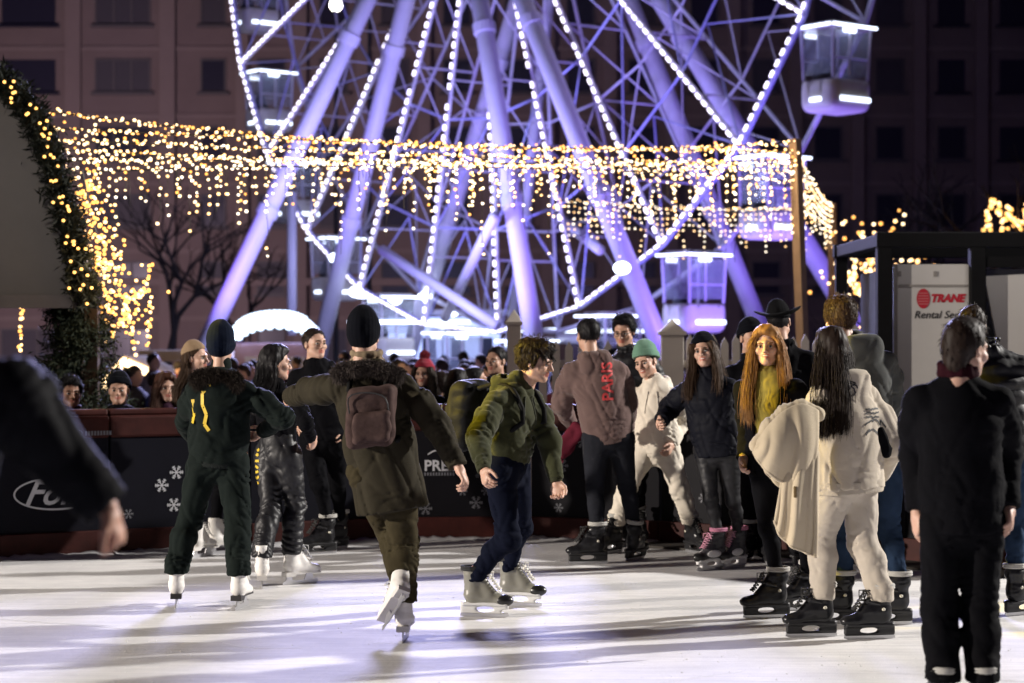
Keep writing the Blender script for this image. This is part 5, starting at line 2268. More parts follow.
def build_building():
    stone = fabric('facade_stone', (.20, .155, .14), .85, .4, 2, .18, vscale=.6)
    trim = fabric('facade_trim', (.24, .19, .17), .85, .3, 2, .15, vscale=.6)
    pane = plain('window_dark', (.022, .022, .040), .3)
    panes = [pane, pane, plain('window_blind', (.055, .05, .06), .6), plain('window_dim', (.03, .028, .05), .25)]
    frame = plain('window_frame', (.10, .09, .09), .6)
    Yb = 96.0
    base = V3(0, Yb, PLAZA)
    root = empty('building', base)
    tag(root, 'long stone apartment building with rows of dark windows behind the wheel', 'building')
    mb = MB()
    mb.box((0, Yb + 6, 12), (96, 12, 25))
    mb.build('wall', [stone], root, off=base)
    tr = MB()
    bays = []
    for x, w in ((-32.5, 2.6), (-27.9, 2.6), (-23.3, 2.6), (-18.76, 2.6), (-14.4, 1.15)):
        bays.append((x, w))
    x = -11.6
    while x < 33:
        bays.append((x, 1.3))
        x += 2.98
    floors = [.55 + 3.25 * k for k in range(7)]
    for (bx_, w) in bays:
        tr.box((bx_ + (2.18 if w > 2 else 1.42), Yb - .16, 12), (.75 if w > 2 else .6, .34, 24.6))
    for z in floors:
        tr.box((0, Yb - .05, z + 2.05), (95, .12, .22))
    tr.box((0, Yb - .25, 4.35), (95.4, .55, .35))
    tr.build('trim', [trim], root, off=base)
    n = 0
    rg = random.Random(5)
    items = []
    for z in floors:
        for (bx_, w) in bays:
            items.append((abs(bx_) + z * .5, bx_, w, z))
    items.sort()
    for j, (_, bx_, w, z) in enumerate(items):
        if j >= 100:
            break
        h = 1.55
        m = MB()
        m.box((bx_, Yb - .012, z + .75), (w, .03, h))
        wn = m.build('window', [rg.choice(panes)], root, off=base)
        m = MB()
        for sx in ([-1, 1] if w < 2 else [-1, -.33, .33, 1]):
            m.box((bx_ + sx * w / 2, Yb - .05, z + .75), (.09, .08, h))
        for sz in (-1, 1):
            m.box((bx_, Yb - .055, z + .75 + sz * h / 2), (w + .1, .09, .09))
        m.box((bx_, Yb - .12, z - .12), (w + .4, .28, .12))
        m.build('frame', [frame], wn, off=base)
    if len(items) > 100:
        m = MB()
        for (_, bx_, w, z) in items[100:]:
            m.box((bx_, Yb - .012, z + .75), (w, .03, 1.55))
            m.box((bx_, Yb - .12, z - .12), (w + .4, .28, .12))
        o = m.build('windows', [pane], root, off=base)
        o['kind'] = 'stuff'


# ---------------------------------------------------------------- fairy lights
def bulbs_thing(name, label, cat, group, pts, r, mats, cable=None, cable_mat=None, ind=100):
    """pts: bulb positions; the first `ind` are parts of their own, the rest one stuff part"""
    c = np.mean(pts, axis=0)
    root = empty(name, c)
    tag(root, label, cat, group)
    if cable is not None:
        cable.build('cable', [cable_mat], root, off=c)
    if len(pts) <= ind + 20:
        a, rest = pts, []
    else:
        st = len(pts) / ind
        pick = {int(k * st) for k in range(ind)}
        a = [p for j, p in enumerate(pts) if j in pick]
        rest = [p for j, p in enumerate(pts) if j not in pick]
    mes = []
    for m in mats:
        mm = MB().ico((0, 0, 0), r).mesh('bulb')
        mm.materials.append(m)
        mes.append(mm)
    for p in a:
        o = bpy.data.objects.new('bulb', random.choice(mes))
        COL.objects.link(o)
        o.parent = root
        o.location = [float(x) for x in np.asarray(p) - c]
    if rest:
        mb = MB()
        for p in rest:
            mb.ico(p, r * random.uniform(.75, 1.2), random.randrange(len(mats)))
        o = mb.build('bulbs', mats, root, off=c)
        o['kind'] = 'stuff'
    return root


def warm():
    return [emis('bulb_warm', (1.0, .60, .25), 3.8), emis('bulb_pale', (1.0, .74, .42), 3.6), emis('bulb_amber', (1.0, .46, .10), 2.4)]


def curtain(label, A, B, sag, dens, drops, seed, cols, dens_fall=1.0):
    """icicle string between two points: bulbs on the cable and on hanging drops"""
    rg = random.Random(seed)
    A, B = np.array(A), np.array(B)
    L = np.linalg.norm(B - A)
    cab = MB()
    pts = []
    curve = lambda t: A + (B - A) * t - V3(0, 0, sag * 4 * t * (1 - t))
    cab.tube([curve(t) for t in np.linspace(0, 1, 24)], .008, 4, caps=False)
    n = int(L * dens * 2.2)
    for k in range(n):
        p = curve((k + .5) / n)
        pts.append(p + np.array([rg.gauss(0, .02), rg.gauss(0, .04), rg.gauss(0, .016)]))
    m = int(L / .11)
    for k in range(m):
        t = (k + .5) / m
        p = curve(t)
        ln = drops[k % len(drops)] * rg.uniform(.75, 1.2)
        q = p.copy()
        j = 0
        path = [p]
        while j * .095 < ln:
            j += 1
            q = p + np.array([rg.gauss(0, .009), rg.gauss(0, .02), -.095 * j + rg.gauss(0, .010)])
            path.append(q)
            if rg.random() < dens_fall:
                pts.append(q)
        if len(path) > 1:
            cab.tube(path, .004, 3, caps=False)
    return bulbs_thing('fairy_lights', label, 'string lights', 'warm icicle string lights over the square', pts, .0165, cols, cab, plain('cable_black', (.02, .02, .02), .6))


def build_garlands():
    ws = warm()
    pale = [ws[1], emis('bulb_white', (1.0, .86, .66), 3.8), ws[0]]
    lp = lambda x, y, Y=20.5: at(x, y, Y)
    rp = at(796, 142, 25)
    short, mid, long_ = [.0, .0, .1], [.0, .32, .0, .5, .18], [.0, .75, .0, .35, 1.0, .0, .55, .2]
    curtain('top string of warm lights running from the fir arch to the leaning wooden post', lp(38, 110), rp, .22, 13, short, 1, ws)
    curtain('string of warm lights just below the topmost string', lp(48, 128), rp - V3(0, 0, .12), .05, 12, short, 2, ws)
    curtain('middle string of warm lights with short drops', lp(52, 140), rp - V3(0, 0, .30), .02, 12, mid, 3, ws + pale, .8)
    curtain('fourth string of warm lights carrying long icicle drops', lp(62, 160), rp - V3(0, 0, .38), -.05, 11, long_, 4, pale, .62)
    curtain('lowest string of warm lights fanning out from the fir arch', lp(80, 172), rp - V3(0, 0, .5), -.12, 9, mid, 6, pale, .6)
    curtain('broad middle string of warm lights dipping in front of the wheel legs', lp(58, 150), rp - V3(0, 0, .22), .10, 13, mid, 11, ws + pale, .8)
    # curtain running back to the farther post
    p2 = at(832, 206, 36)
    a2 = at(560, 200, 33)
    curtain('far string of pale lights ending at the short wooden post', a2, p2, .1, 11, [.3, .55, .7, .4], 5, pale, .8)
    curtain('pale light curtain between the two wooden posts', rp - V3(.02, 0, .05), p2, .15, 5, [.2, .5, .35], 8, pale, .6)
    wood = fabric('post_wood', (.42, .30, .20), .75, .4, 30, .3, vscale=4)
    for (lab, top, bx_, Y, w) in (('tall leaning wooden post holding the light strings', (795, 139), 811, 25, .13), ('shorter wooden post behind the tall one', (832, 203), 835, 36, .13)):
        tp = at(*top, Y)
        b = V3(at(bx_, 338, Y)[0], Y + .2, PLAZA)
        mb = MB()
        mb.tube([b, tp], w * .62, 4)
        o = mb.build('wooden_post', [wood], None, off=b, loc=b)
        tag(o, lab, 'post')


def leaf_mesh(pts, n_per, r, size, seed, droop=0.0):
    rg = np.random.default_rng(seed)
    vs, fs = [], []
    k = 0
    for p in pts:
        for _ in range(n_per):
            c = p + rg.normal(0, r, 3)
            d = unit(rg.normal(0, 1, 3) + np.array([0, 0, -droop]))
            u = unit(np.cross(d, rg.normal(0, 1, 3)))
            s = size * rg.uniform(.6, 1.3)
            vs += [c - u * s * .12, c + d * s * .5 - u * s * .10, c + d * s, c + d * s * .5 + u * s * .10]
            fs.append((k, k + 1, k + 2, k + 3))
            k += 4
    return np.array(vs), np.array(fs)


def build_left():
    """canvas stall with a fir garland arch, conifer, lit branches"""
    ws = warm()
    amber = [emis('bulb_gold', (1.0, .52, .13), 2.6), emis('bulb_amber', (1.0, .46, .10), 2.4)]
    Y = 18.2
    prof = [(-120, 50), (-40, 58), (0, 80), (28, 104), (46, 140), (60, 180), (72, 225), (80, 262), (86, 296)]
    base = V3(at(-20, 300, Y)[0], Y, PLAZA)
    root = empty('market_stall', base)
    tag(root, 'market stall with a pale canvas gable edged by a fir garland', 'stall')
    poly = [(at(x, y, Y)[0], at(x, y, Y)[2]) for x, y in prof]
    x0 = poly[0][0]
    zb = poly[-1][1]
    mb = MB()
    mb.prism(poly + [(x0, zb)], Y + .05, Y + .40)
    mb.build('canopy', [fabric('canvas_pale', (.20, .19, .18), .9, .3, 8, .12, vscale=3)], root, off=base)
    mb = MB()
    mb.box((x0 * .5 + poly[-1][0] * .5, Y + .03, zb - .05), (poly[-1][0] - x0, .10, .12))
    mb.build('fascia', [fabric('fascia_grey', (.2, .18, .17), .8)], root, off=base)
    for xx in (-3.9, -5.6):
        mb = MB()
        mb.box((xx, Y + .3, (zb + PLAZA) / 2 - .05), (.12, .12, zb - PLAZA - .12))
        mb.build('post', [fabric('stall_wood', (.05, .035, .03), .8)], root, off=base)
    mb = MB()
    mb.box((-5.2, Y + 1.2, .2), (2.4, .6, 1.25))
    mb.build('counter', [fabric('stall_wood', (.05, .035, .03), .8)], root, off=base)
    gp = []
    cv = smooth_curve([V3(px, Y - .08, pz) for px, pz in poly], 60)
    for p in cv:
        gp.append(p)
    V, Fq = leaf_mesh(gp, 150, .055, .10, 3)
    c = np.mean(V, axis=0)
    fg = empty('fir_garland', c)
    tag(fg, 'dark fir garland with golden bulbs along the canvas gable', 'garland')
    q2obj('needles', V - c, Fq, [fabric('fir_dark', (.009, .012, .008), .8, 0, 10, .5)], fg)
    rg = random.Random(2)
    bm_ = MB().ico((0, 0, 0), .016).mesh('bulb')
    bm_.materials.append(amber[0])
    for k in range(70):
        p = cv[int(k * 59 / 69)] + np.array([rg.gauss(.03, .05), -.16 + rg.gauss(0, .03), rg.gauss(0, .06)])
        o = bpy.data.objects.new('bulb', bm_)
        COL.objects.link(o)
        o.parent = fg
        o.location = [float(x) for x in p - c]
    # cascade of lights falling from the arch onto bare branches
    pts = []
    for k in range(330):
        t = rg.random() ** .8
        x = 82 + 44 * t ** 1.2 + rg.gauss(0, 7 + 8 * t)
        y = 170 + 160 * t + rg.gauss(0, 9)
        pts.append(at(x, y, 18.9 + rg.gauss(0, .25)))
    for (xa, ya, xb, yb) in ((120, 290, 136, 352), (136, 310, 152, 262), (150, 290, 149, 345), (130, 300, 146, 290), (24, 296, 20, 350)):
        for k in range(16):
            t = k / 15
            pts.append(at(xa + (xb - xa) * t + rg.gauss(0, 1.5), ya + (yb - ya) * t + rg.gauss(0, 1.5), 18.8))
    bulbs_thing('light_cascade', 'dense cascade of golden lights hanging beside the fir arch', 'string lights', None, pts, .018, [ws[0], ws[2], amber[0]],
                MB().tube(smooth_curve([at(82, 170, 18.9), at(98, 240, 18.9), at(120, 300, 18.9), at(136, 345, 18.9)], 12), .01, 4), plain('cable_black', (.02, .02, .02), .6))
    # conifer under the canopy
    b = V3(at(78, 300, 18.6)[0], 18.6, PLAZA)
    tr = empty('fir_tree', b)
    tag(tr, 'dark green fir tree standing under the garlanded gable', 'tree')
    mb = MB()
    mb.tube([b, b + V3(0, 0, 1.2), b + V3(.02, 0, 2.9)], [.09, .07, .015], 8)
    rg2 = np.random.default_rng(8)
    tips = []
    for k in range(190):
        t = rg2.random()
        z = .55 + 2.2 * t
        rad = (1 - t) ** .8 * .62 + .08
        a = rg2.uniform(0, 2 * PI)
        s = b + V3(0, 0, z)
        e = s + V3(math.cos(a) * rad, math.sin(a) * rad, -.16 * rad)
        mb.tube([s, e], [.012, .004], 4)
        for u in np.linspace(.25, 1, 6):
            tips.append(s + (e - s) * u)
    mb.build('trunk', [fabric('bark', (.05, .035, .025), .9)], tr, off=b)
    V, Fq = leaf_mesh(tips, 26, .05, .075, 5, .3)
    q2obj('crown', V - b, Fq, [fabric('fir_green', (.012, .019, .010), .8, 0, 10, .5)], tr)
    # second gable post of firs at far left
    

def bare_tree(label, b, h, seed, spread=1.0):
    rg = random.Random(seed)
    mb = MB()
    root = empty('bare_tree', b)
    tag(root, label, 'tree')
    br = MB()
    segs = []

    def grow(p, d, l, r, dep):
        q = p + d * l
        mid = p + d * l * .5 + np.array([rg.gauss(0, .06), rg.gauss(0, .06), 0]) * l
        (mb if dep == 0 else br).tube([p, mid, q], [r, r * .85, r * .68], 6 if dep < 2 else 4, caps=False)
        segs.append(q)
        if dep >= 5 or r < .006:
            return
        for _ in range(3 if dep < 3 else 2):
            nd = unit(d + np.array([rg.gauss(0, .45 * spread), rg.gauss(0, .45 * spread), rg.gauss(.12, .25)]))
            grow(q, nd, l * rg.uniform(.62, .85), r * .62, dep + 1)
    grow(np.array(b, float), unit(V3(.03, 0, 1)), h * .28, h * .022, 0)
    m = fabric('bark_grey', (.045, .038, .036), .9, .3, 40, .3)
    mb.build('trunk', [m], root, off=b, smooth=True)
    br.build('crown', [m], root, off=b)
    return root, segs


def build_right():
    """chiller container with white doors, lit hedge and tree"""
    Y = 18.4
    steel = fabric('steel_black', (.008, .008, .009), .85, .2, 30, .3, 0, .1)
    x0, x1 = at(884, 300, Y)[0], at(1150, 300, Y)[0]
    zt = at(900, 240, Y)[2]
    base = V3((x0 + x1) / 2, Y, PLAZA)
    root = empty('chiller_container', base)
    tag(root, 'black steel framed rental chiller with white doors at right', 'container')
    mb = MB()
    D = 2.4
    for xx in (x0, at(977, 300, Y)[0], x1):
        mb.box((xx, Y, (zt + PLAZA) / 2), (.14, .14, zt - PLAZA))
    for yy in (Y + D,):
        for xx in (x0, x1):
            mb.box((xx, yy, (zt + PLAZA) / 2), (.12, .12, zt - PLAZA - .02))
    mb.box(((x0 + x1) / 2, Y - .003, zt), (x1 - x0 + .16, .16, .14))
    mb.box(((x0 + x1) / 2, Y + D, zt), (x1 - x0 + .16, .14, .14))
    for xx in (x0, x1):
        mb.box((xx, Y + D / 2, zt - .005), (.13, D - .2, .12))
    xm = at(977, 300, Y)[0]
    mb.box(((xm + x1) / 2, Y + .002, at(1000, 262, Y)[2]), (x1 - xm - .14, .12, .10))
    mb.build('frame', [steel], root, off=base, bevel=.01)
    mb = MB()
    mb.box(((x0 + x1) / 2, Y + 1.3, (zt + PLAZA) / 2 - .1), (x1 - x0 - .3, 1.6, zt - PLAZA - .3))
    mb.build('machine', [fabric('machine_dark', (.02, .02, .022), .6, .3, 20, .3)], root, off=base)
    white = fabric('door_white', (.62, .60, .57), .5, .15, 6, .10, vscale=2)
    # first door
    a, b = at(898, 262, Y)[0], at(974, 262, Y)[0]
    ztop, zbot = at(900, 264, Y)[2], .15
    mb = MB()
    mb.box(((a + b) / 2, Y + .06, (ztop + zbot) / 2), (b - a, .05, ztop - zbot))
    d1 = mb.build('door', [white], root, off=base, bevel=.006)
    m2 = MB()
    m2.box(((a + b) / 2, Y + .028, ztop - .20), (b - a - .02, .012, .02))
    for k in range(3):
        m2.box((a + .02 + (b - a - .04) * k / 2, Y + .03, ztop - .09), (.03, .012, .05))
    m2.box((a - .022, Y + .05, (ztop + zbot) / 2), (.035, .07, ztop - zbot))
    m2.build('door_trim', [fabric('trim_grey', (.3, .28, .26), .5)], d1, off=base)
    red = plain('sign_red', (.52, .02, .04), .5)
    ink = plain('sign_ink', (.03, .03, .03), .5)
    stand = lambda me, px, py, mt, nm: (map_mesh(me, lambda x, y, z: tuple(at(px, py, Y) * V3(1, 0, 1) + V3(x, Y + .030 - z, y) - base)), link(nm, me, d1, [mt]))[1]
    disc = MB()
    th = np.linspace(0, 2 * PI, 33)[:-1]
    disc.add([(.062 * math.cos(t), .092 * math.sin(t), 0) for t in th], [tuple(range(32))])
    stand(disc.mesh('emblem'), 924, 298.5, red, 'emblem')
    ln = MB()
    for k in range(5):
        zz = -.05 + .025 * k
        w = .042 * math.sqrt(max(1 - (zz / .095) ** 2, 0)) + .01
        ln.add([(-w, zz - .004, .002), (w, zz - .004, .002), (w, zz + .004, .002), (-w, zz + .004, .002)], [(0, 1, 2, 3)])
    stand(ln.mesh('emblem_lines'), 924, 298.5, plain('sign_pink', (.6, .2, .2), .5), 'emblem_lines')
    stand(text_mesh('TRANE', .098, shear=.25, bold=.006), 948, 298.5, red, 'lettering')
    stand(text_mesh('Rental Services', .098, shear=.25, bold=.001), 947, 315, ink, 'lettering')
    # second, leaning white door
    mb = MB()
    q = [(at(986, 276, Y)[0], at(986, 276, Y)[2]), (at(1140, 268, Y)[0], at(1140, 268, Y)[2]), (at(1140, 420, Y)[0], .1), (at(1024, 400, Y)[0], .4)]
    mb.prism(q, Y + .05, Y + .10)
    mb.build('door', [white], root, off=base)
    # louvres behind first door's lower part
    mb = MB()
    for k in range(8):
        mb.box(((x0 + a) / 2 + .0, Y + .1, .3 + .16 * k), (a - x0 - .18, .02, .08))
    mb.build('louvre', [steel], root, off=base)
    # hedge with lights and a light-wrapped tree
    ws = warm()
    rg = random.Random(6)
    pts = []
    for k in range(200):
        x = 880 + rg.gauss(0, 26)
        y = 262 + rg.gauss(0, 19) + .01 * (x - 880) ** 2 * .3
        pts.append(at(x, y, 34 + rg.gauss(0, .6)))
    for k in range(30):
        pts.append(at(858 + rg.gauss(0, 4), 290 + rg.gauss(0, 22), 34))
    b = V3(at(880, 300, 34.5)[0], 34.5, PLAZA)
    t, segs = bare_tree('leafless shrub strung with warm lights left of the chiller', b, 3.6, 12, 1.3)
    bulbs_thing('light_net', 'loose net of warm lights on the shrub left of the chiller', 'string lights', None, pts, .033, ws)
    pts = []
    for (xa, ya, xb, yb) in ((985, 232, 993, 200), (993, 200, 1000, 214), (1003, 232, 1008, 206), (1008, 215, 1016, 224), (1020, 230, 1028, 205), (1032, 225, 1045, 200)):
        for k in range(13):
            u = k / 12
            pts.append(at(xa + (xb - xa) * u + rg.gauss(0, 2.2), ya + (yb - ya) * u + rg.gauss(0, 1.6), 40))
    b = V3(at(1006, 300, 40)[0], 40.3, PLAZA)
    bare_tree('leafless tree with yellow lights rising behind the chiller', b, 6.5, 5, 1.1)
    bulbs_thing('light_net', 'yellow lights wound on the tree branches above the chiller roof', 'string lights', None, pts, .045, [emis('bulb_gold', (1.0, .52, .13), 2.6)] + ws[:1])
    bare_tree('tall leafless tree in front of the dark facade at right', V3(at(935, 300, 62)[0], 62, PLAZA), 8.2, 21)
    bare_tree('leafless tree before the facade left of the wheel', V3(at(172, 300, 66)[0], 66, PLAZA), 8.0, 33)
    bare_tree('leafless tree between the wheel legs and the facade', V3(at(240, 300, 72)[0], 72, PLAZA), 7.0, 37)


def build_fence():
    wht = fabric('fence_white', (.50, .45, .40), .6, .2, 30, .12, vscale=4)
    Y = 19.4
    base = V3(at(640, 338, Y)[0], Y, PLAZA)
    root = empty('picket_fence', base)
    tag(root, 'white picket fence with pointed pickets and capped posts behind the skaters', 'fence')
    top = lambda y: at(500, y, Y)[2]

    def post(px0, px1, yt, dep=.12):
        a, b = at(px0, 0, Y)[0], at(px1, 0, Y)[0]
        z = top(yt)
        cx, w = (a + b) / 2, b - a
        mb = MB()
        mb.box((cx, Y, (z - .12 + PLAZA) / 2), (w, dep, z - .12 - PLAZA))
        mb.box((cx, Y, z - .11), (w * 1.25, dep * 1.25, .04))
        h = w * .55
        mb.add([(cx - h, Y - dep * .55, z - .09), (cx + h, Y - dep * .55, z - .09), (cx + h, Y + dep * .55, z - .09), (cx - h, Y + dep * .55, z - .09), (cx, Y, z + .03)],
               [(0, 1, 4), (1, 2, 4), (2, 3, 4), (3, 0, 4)])
        mb.build('post', [wht], root, off=base, bevel=.006)
    post(507, 521, 312)
    post(661, 683, 322, .2)
    post(842, 856, 318)

    def picket(px, yt, w=.075):
        x = at(px, 0, Y)[0]
        z = top(yt)
        mb = MB()
        mb.prism([(x - w / 2, PLAZA), (x + w / 2, PLAZA), (x + w / 2, z - .07), (x, z), (x - w / 2, z - .07)], Y - .012, Y + .012)
        mb.build('picket', [wht], root, off=base)
    for k in range(11):
        px = 530 + k * 13
        if px < 658:
            picket(px, 340 + (k % 2))
    for k in range(14):
        picket(690 + k * 11.5, 334 + (k % 2) * 3)
    mb = MB()
    for z in (top(364), top(420)):
        mb.box((at(680, 0, Y)[0], Y + .03, z), (at(850, 0, Y)[0] - at(508, 0, Y)[0], .035, .075))
    mb.build('rail', [wht], root, off=base)


def build_far():
    """stalls, arched booth, street lamps and people beyond the boards"""
    glow = emis('stall_glow', (1.0, .72, .38), 5)
    ws = warm()
    Y = 40.0
    base = V3(at(150, 300, Y)[0], Y, PLAZA)
    root = empty('market_stall', base)
    tag(root, 'far market stall with a glowing warm gable roof at left', 'stall')
    wood = fabric('stall_wood', (.05, .035, .03), .8)
    g = lambda x, y, d=0: at(x, y, Y + d)
    mb = MB()
    ap = g(124, 356)
    l, r_ = g(100, 384), g(178, 380)
    mb.add([l, ap, r_, l + V3(0, 2.5, 0), ap + V3(0, 2.5, 0), r_ + V3(0, 2.5, 0)], [(0, 1, 4, 3), (1, 2, 5, 4)])
    o = mb.build('roof', [fabric('stall_roof', (.4, .33, .26), .8)], root, off=base)
    so = o.modifiers.new('thick', 'SOLIDIFY')
    so.thickness = .12
    mb = MB()
    mb.tube([l + V3(0, -.05, -.1), ap + V3(0, -.05, -.12), r_ + V3(0, -.05, -.1)], .10, 6)
    mb.build('light_strip', [glow], root, off=base)
    mb = MB()
    mb.box((base[0] - .2, Y + 1.6, .1), (1.5, .8, 1.1))
    mb.build('counter', [wood], root, off=base)
    for xx in (l[0] + .1, r_[0] - .1):
        mb = MB()
        mb.box((xx, Y + .1, (l[2] + PLAZA) / 2), (.1, .1, l[2] - PLAZA))
        mb.build('post', [wood], root, off=base)
    # long pale stall roofs behind the crowd at left
    Y2 = 46.0
    b2 = V3(at(190, 300, Y2)[0], Y2, PLAZA)
    r2 = empty('market_stall', b2)
    tag(r2, 'far low market stall with a pale flat roof beside the glowing gable', 'stall')
    mb = MB()
    p, q = at(140, 356, Y2), at(232, 356, Y2)
    mb.box(((p[0] + q[0]) / 2, Y2 + 1, p[2]), (q[0] - p[0], 2.4, .25))
    mb.build('roof', [fabric('stall_roof', (.4, .33, .26), .8)], r2, off=b2)
    for xx in (p[0] + .1, q[0] - .1):
        mb = MB()
        mb.box((xx, Y2 + .1, (p[2] + PLAZA) / 2 - .07), (.1, .1, p[2] - PLAZA - .14))
        mb.build('post', [wood], r2, off=b2)
    mb = MB()
    mb.box(((p[0] + q[0]) / 2, Y2 + 1.8, .2), (q[0] - p[0] - .3, .1, 1.3))
    mb.build('back_wall', [wood], r2, off=b2)
    # arched booth with a crown of white bulbs
    Y = 44.0
    base = V3(at(270, 300, Y)[0], Y, PLAZA)
    root = empty('ticket_booth', base)
    tag(root, 'ticket booth crowned by an arch of blazing white bulbs', 'booth')
    arch = [(231, 336), (238, 327), (250, 319), (268, 315), (288, 315), (304, 320), (316, 330)]
    cv = smooth_curve([at(x, y, Y) for x, y in arch], 26)
    mb = MB()
    mb.add([*cv, *[p - V3(0, 0, 0) * 0 + V3(0, .4, 0) for p in cv]], [(k, k + 1, k + 27, k + 26) for k in range(25)])
    o = mb.build('arch', [fabric('booth_white', (.55, .5, .55), .5)], root, off=base)
    o.modifiers.new('thick', 'SOLIDIFY').thickness = .2
    bm_ = MB().ico((0, 0, 0), .085).mesh('bulb')
    bm_.materials.append(emis('bulb_blaze', (.66, .82, 1.0), 3))
    for k, p in enumerate(cv):
        for dz in (.03, -.10, -.21 - .05 * (k % 2)) if 4 < k < 22 else (-.0, -.11):  # lower bulb rows added to thicken the glow of the arch
            b_ = bpy.data.objects.new('bulb', bm_)
            COL.objects.link(b_)
            b_.parent = root
            b_.location = [float(x) for x in p + V3(0, -.12, dz) - base]
    mb = MB()
    a, b = at(233, 340, Y)[0], at(316, 340, Y)[0]
    mb.box(((a + b) / 2, Y + .6, .55), (b - a, 1.0, 2.0))
    mb.build('body', [fabric('booth_pink', (.42, .26, .34), .5)], root, off=base, bevel=.05)
    mb = MB()
    mb.box(((a + b) / 2, Y + .08, 1.0), (b - a - .5, .03, .5))
    mb.build('sign_board', [fabric('booth_white', (.55, .5, .55), .5)], root, off=base)
    # floodlights on a tall pole
    Y = 70.0
    for lab, px, py, r in (('street lamp with a large bright globe high beside the left spokes', 336, 5, .22), ('smaller street lamp globe near the top of the left leg', 369, 1, .15)):
        top = at(px, py, Y)
        b = V3(top[0], Y, PLAZA)
        ro = empty('street_lamp', b)
        tag(ro, lab, 'street lamp', 'street lamps before the facade')
        mb = MB()
        mb.tube([b, top - V3(0, 0, .3)], [.10, .05], 8)
        mb.build('pole', [plain('pole_dark', (.05, .05, .055), .5)], ro, off=b)
        mb = MB()
        mb.sphere(top, r, 14, 10)
        mb.build('lamp_globe', [emis('globe_glow', (1.0, .93, .80), 16)], ro, off=b, smooth=True)
    # far crowd: small figures standing on the square
    rg = random.Random(17)
    coats = [fabric('crowd_coat_dark', (.02, .02, .028), .9), fabric('crowd_coat_wine', (.10, .025, .035), .9), fabric('crowd_coat_blue', (.03, .05, .13), .9), fabric('crowd_coat_grey', (.13, .12, .13), .9)]
    sk = skin_mat('skin_45', (.45, .28, .2))
    hd = fabric('crowd_hair', (.02, .015, .012), .7)
    protos = []
    for c in range(4):
        f = Field(.03)
        f.add(erc((0, 0, 1.32), (0, 0, .95), .20, .19, (0, 1, 0), 1.4), .05)
        f.add(erc((0, 0, .95), (0, 0, .55), .19, .21, (0, 1, 0), 1.3), .05)
        for s in (-1, 1):
            f.add(rc((.2 * s, 0, 1.36), (.27 * s, -.02, 1.05), .085, .07), .04)
            f.add(rc((.27 * s, -.02, 1.05), (.2 * s, -.16, .85 + .1 * c * (s > 0)), .07, .055), .03)
        f.solve(folds(.008, 16, 9, c, .004))
        coat = raw_mesh('coat', *f.nets(1))
        coat.materials.append(coats[c])
        f = Field(.025)
        f.add(ell((0, -.01, 1.62), (.085, .10, .125)), .02)
        f.add(rc((0, .01, 1.38), (0, 0, 1.56), .06, .055), .02)
        f.add(rc((0, -.10, 1.62), (0, -.115, 1.60), .012, .014), .01)
        for s in (-1, 1):
            f.add(rc((.1 * s, 0, .85), (.1 * s, .01, .1), .085, .06), .02)
            f.add(rc((.1 * s, 0, .05), (.1 * s, -.14, .04), .05, .04), .02)
        f.solve()
        body = raw_mesh('body', *f.nets(1))
        body.materials.append(sk)
        f = Field(.025)
        f.add(ell((0, .012, 1.66), (.098, .112, .115)).cut((0, -.06, 1.66), (0, -.8, -.6)), .02)
        f.solve(folds(.008, 20, 20, c, .004))
        hair = raw_mesh('hair', *f.nets(1))
        hair.materials.append(hd)
        f = Field(.025)
        for s in (-1, 1):
            f.add(rc((.1 * s, 0, .9), (.1 * s, .01, .12), .10, .08), .02)
        f.solve()
        tr = raw_mesh('trousers', *f.nets(1))
        tr.materials.append(coats[(c + 0) % 1])
        protos.append((body, coat, hair, tr))
    where = ['behind the left boards', 'beside the far stalls', 'below the ticket booth', 'near the boarding platform', 'behind the picket fence']
    n = 0
    for k in range(66):
        px = rg.uniform(95, 520) if k < 56 else rg.uniform(520, 800)
        Yc = rg.uniform(23, 42)
        p = at(px, 338, Yc)
        kind = rg.randrange(4)
        ro = empty('person', (p[0], Yc, PLAZA), rg.uniform(0, 2 * PI))
        s = rg.uniform(.92, 1.06)
        ro.scale = (s, s, s)
        col = ['black coat', 'wine red coat', 'blue coat', 'grey coat'][kind]
        tag(ro, 'blurred distant person in a %s in the crowd beyond the boards' % col, 'person', 'crowd in a %s beyond the boards' % col)
        for nm, me in zip(('body', 'coat', 'hair', 'trousers'), protos[kind]):
            o = bpy.data.objects.new(nm, me)
            COL.objects.link(o)
            o.parent = ro


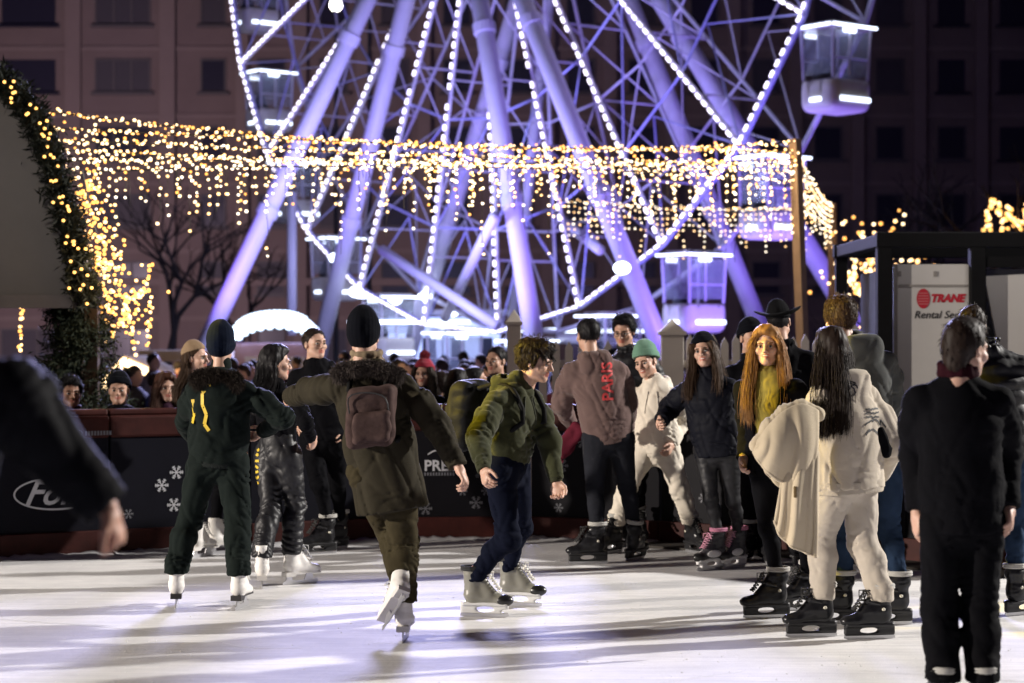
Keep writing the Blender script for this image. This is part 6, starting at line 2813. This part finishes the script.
def build_lights():
    # rink floodlights on masts left-front and right-back of the rink
    spot('rink_flood_right', (23.0, 19.2, 11.5), (0.5, 12.0, .4), 50000, (1.0, .95, .90), 52, .6, .32)
    spot('rink_flood_left', (-22.0, 5.0, 5.4), (1.5, 11.5, .5), 33000, (1.0, .90, .80), 36, .85, .28)
    # narrow yellow effect light from the left
    spot('yellow_effect', (-12.5, 12.9, 6.0), (0.9, 11.9, 1.45), 24000, (1.0, .72, .0), 8, .5, .08)
    # violet uplights of the wheel
    for x, y, p in ((-9, 50, 2000), (-2, 46.5, 2000), (6, 44, 2000), (11, 46, 1200), (2, 60, 1600)):
        spot('wheel_uplight', (x, y, .3), (x * .35, 53.5, 14), p * 1.25, (.31, .20, 1.0), 95, .5, .25)
    point('platform_glow', (-4, 47.5, 3.2), 2400, (.45, .50, 1.0), .6)
    point('gondola_glow', (-5, 47, 6), 800, (.55, .6, 1.0), .6)
    spot('rink_blue_fill', (0, 44.5, 11.5), (0, 10, 0), 80000, (.50, .50, 1.0), 70, .5, 2.5)  # added blue fill from the wheel side, lifts shadows on the ice
    # spots spilling on the facade, stronger at left
    spot('facade_spill', (-20, 70, 3), (-18, 96, 10), 11500, (.92, .68, .82), 110, .8, .4)
    spot('facade_spill', (4, 66, 3), (4, 96, 9), 1300, (.55, .42, .95), 120, .8, .4)
    # warm glow of the stalls at left
    point('stall_glow_light', (at(140, 368, 38)[0], 38.5, 1.6), 260, (1.0, .68, .35), .3)
    point('cascade_glow', at(110, 270, 18.0), 26, (1.0, .66, .3), .3)
    point('curtain_glow', (-.5, 22.5, 3.6), 130, (1.0, .74, .45), .8)
    point('canvas_fill', (-4.3, 15.9, 3.2), 50, (1.0, .90, .78), .2)  # unseen fill added to brighten the canvas gable
    point('chiller_fill', (4.5, 17.3, 3.0), 14, (1.0, .93, .85), .15)  # unseen fill added to brighten the white container door
    point('fence_fill', (1.7, 17.9, 3.3), 28, (1.0, .88, .75), .2)  # unseen fill added to brighten the picket fence
    point('curtain_glow', (2.6, 24.2, 3.7), 90, (1.0, .74, .45), .5)
    w = bpy.data.worlds.new('World')
    scene.world = w
    w.use_nodes = True
    nt = w.node_tree
    bg = nt.nodes['Background']
    sky = nt.nodes.new('ShaderNodeTexSky')
    sky.sky_type = 'NISHITA'
    sky.sun_disc = False
    sky.sun_elevation = math.radians(-4)
    mix = nt.nodes.new('ShaderNodeMixRGB')
    mix.blend_type = 'ADD'
    mix.inputs[0].default_value = 1
    mix.inputs[1].default_value = (.012, .008, .020, 1)
    nt.links.new(sky.outputs[0], mix.inputs[2])
    bg.inputs[0].default_value = (.30, .20, .52, 1)
    bg.inputs[1].default_value = .05
    return bg


def build_setting():
    build_ground()
    build_boards()
    build_wheel()
    build_station()
    build_building()
    build_garlands()
    build_left()
    build_right()
    build_fence()
    build_far()
    build_lights()
build_setting()
build_people()
# ---------------------------------------------------------------- camera
cam_d = bpy.data.cameras.new('camera')
cam = bpy.data.objects.new('camera', cam_d)
COL.objects.link(cam)
cam.location = (0, 0, H)
cam.rotation_euler = (PI / 2, 0, 0)
cam_d.lens = 70
cam_d.sensor_width = 36
cam_d.shift_y = (CY - 341.5) / 1024
cam_d.clip_start = 0.1
cam_d.clip_end = 1000
cam_d.dof.use_dof = True
cam_d.dof.focus_distance = 11.9
cam_d.dof.aperture_fstop = 2.4
scene.camera = cam
vs = scene.view_settings
vs.view_transform = 'Standard'
vs.look = 'None'
vs.gamma = 1.0
vs.exposure = 0.0
scene.cycles.use_denoising = True
scene.cycles.max_bounces = 6
scene.cycles.diffuse_bounces = 3
scene.cycles.glossy_bounces = 3
scene.cycles.transparent_max_bounces = 12
scene.cycles.sample_clamp_indirect = 4.0
scene.cycles.caustics_reflective = False
scene.cycles.caustics_refractive = False
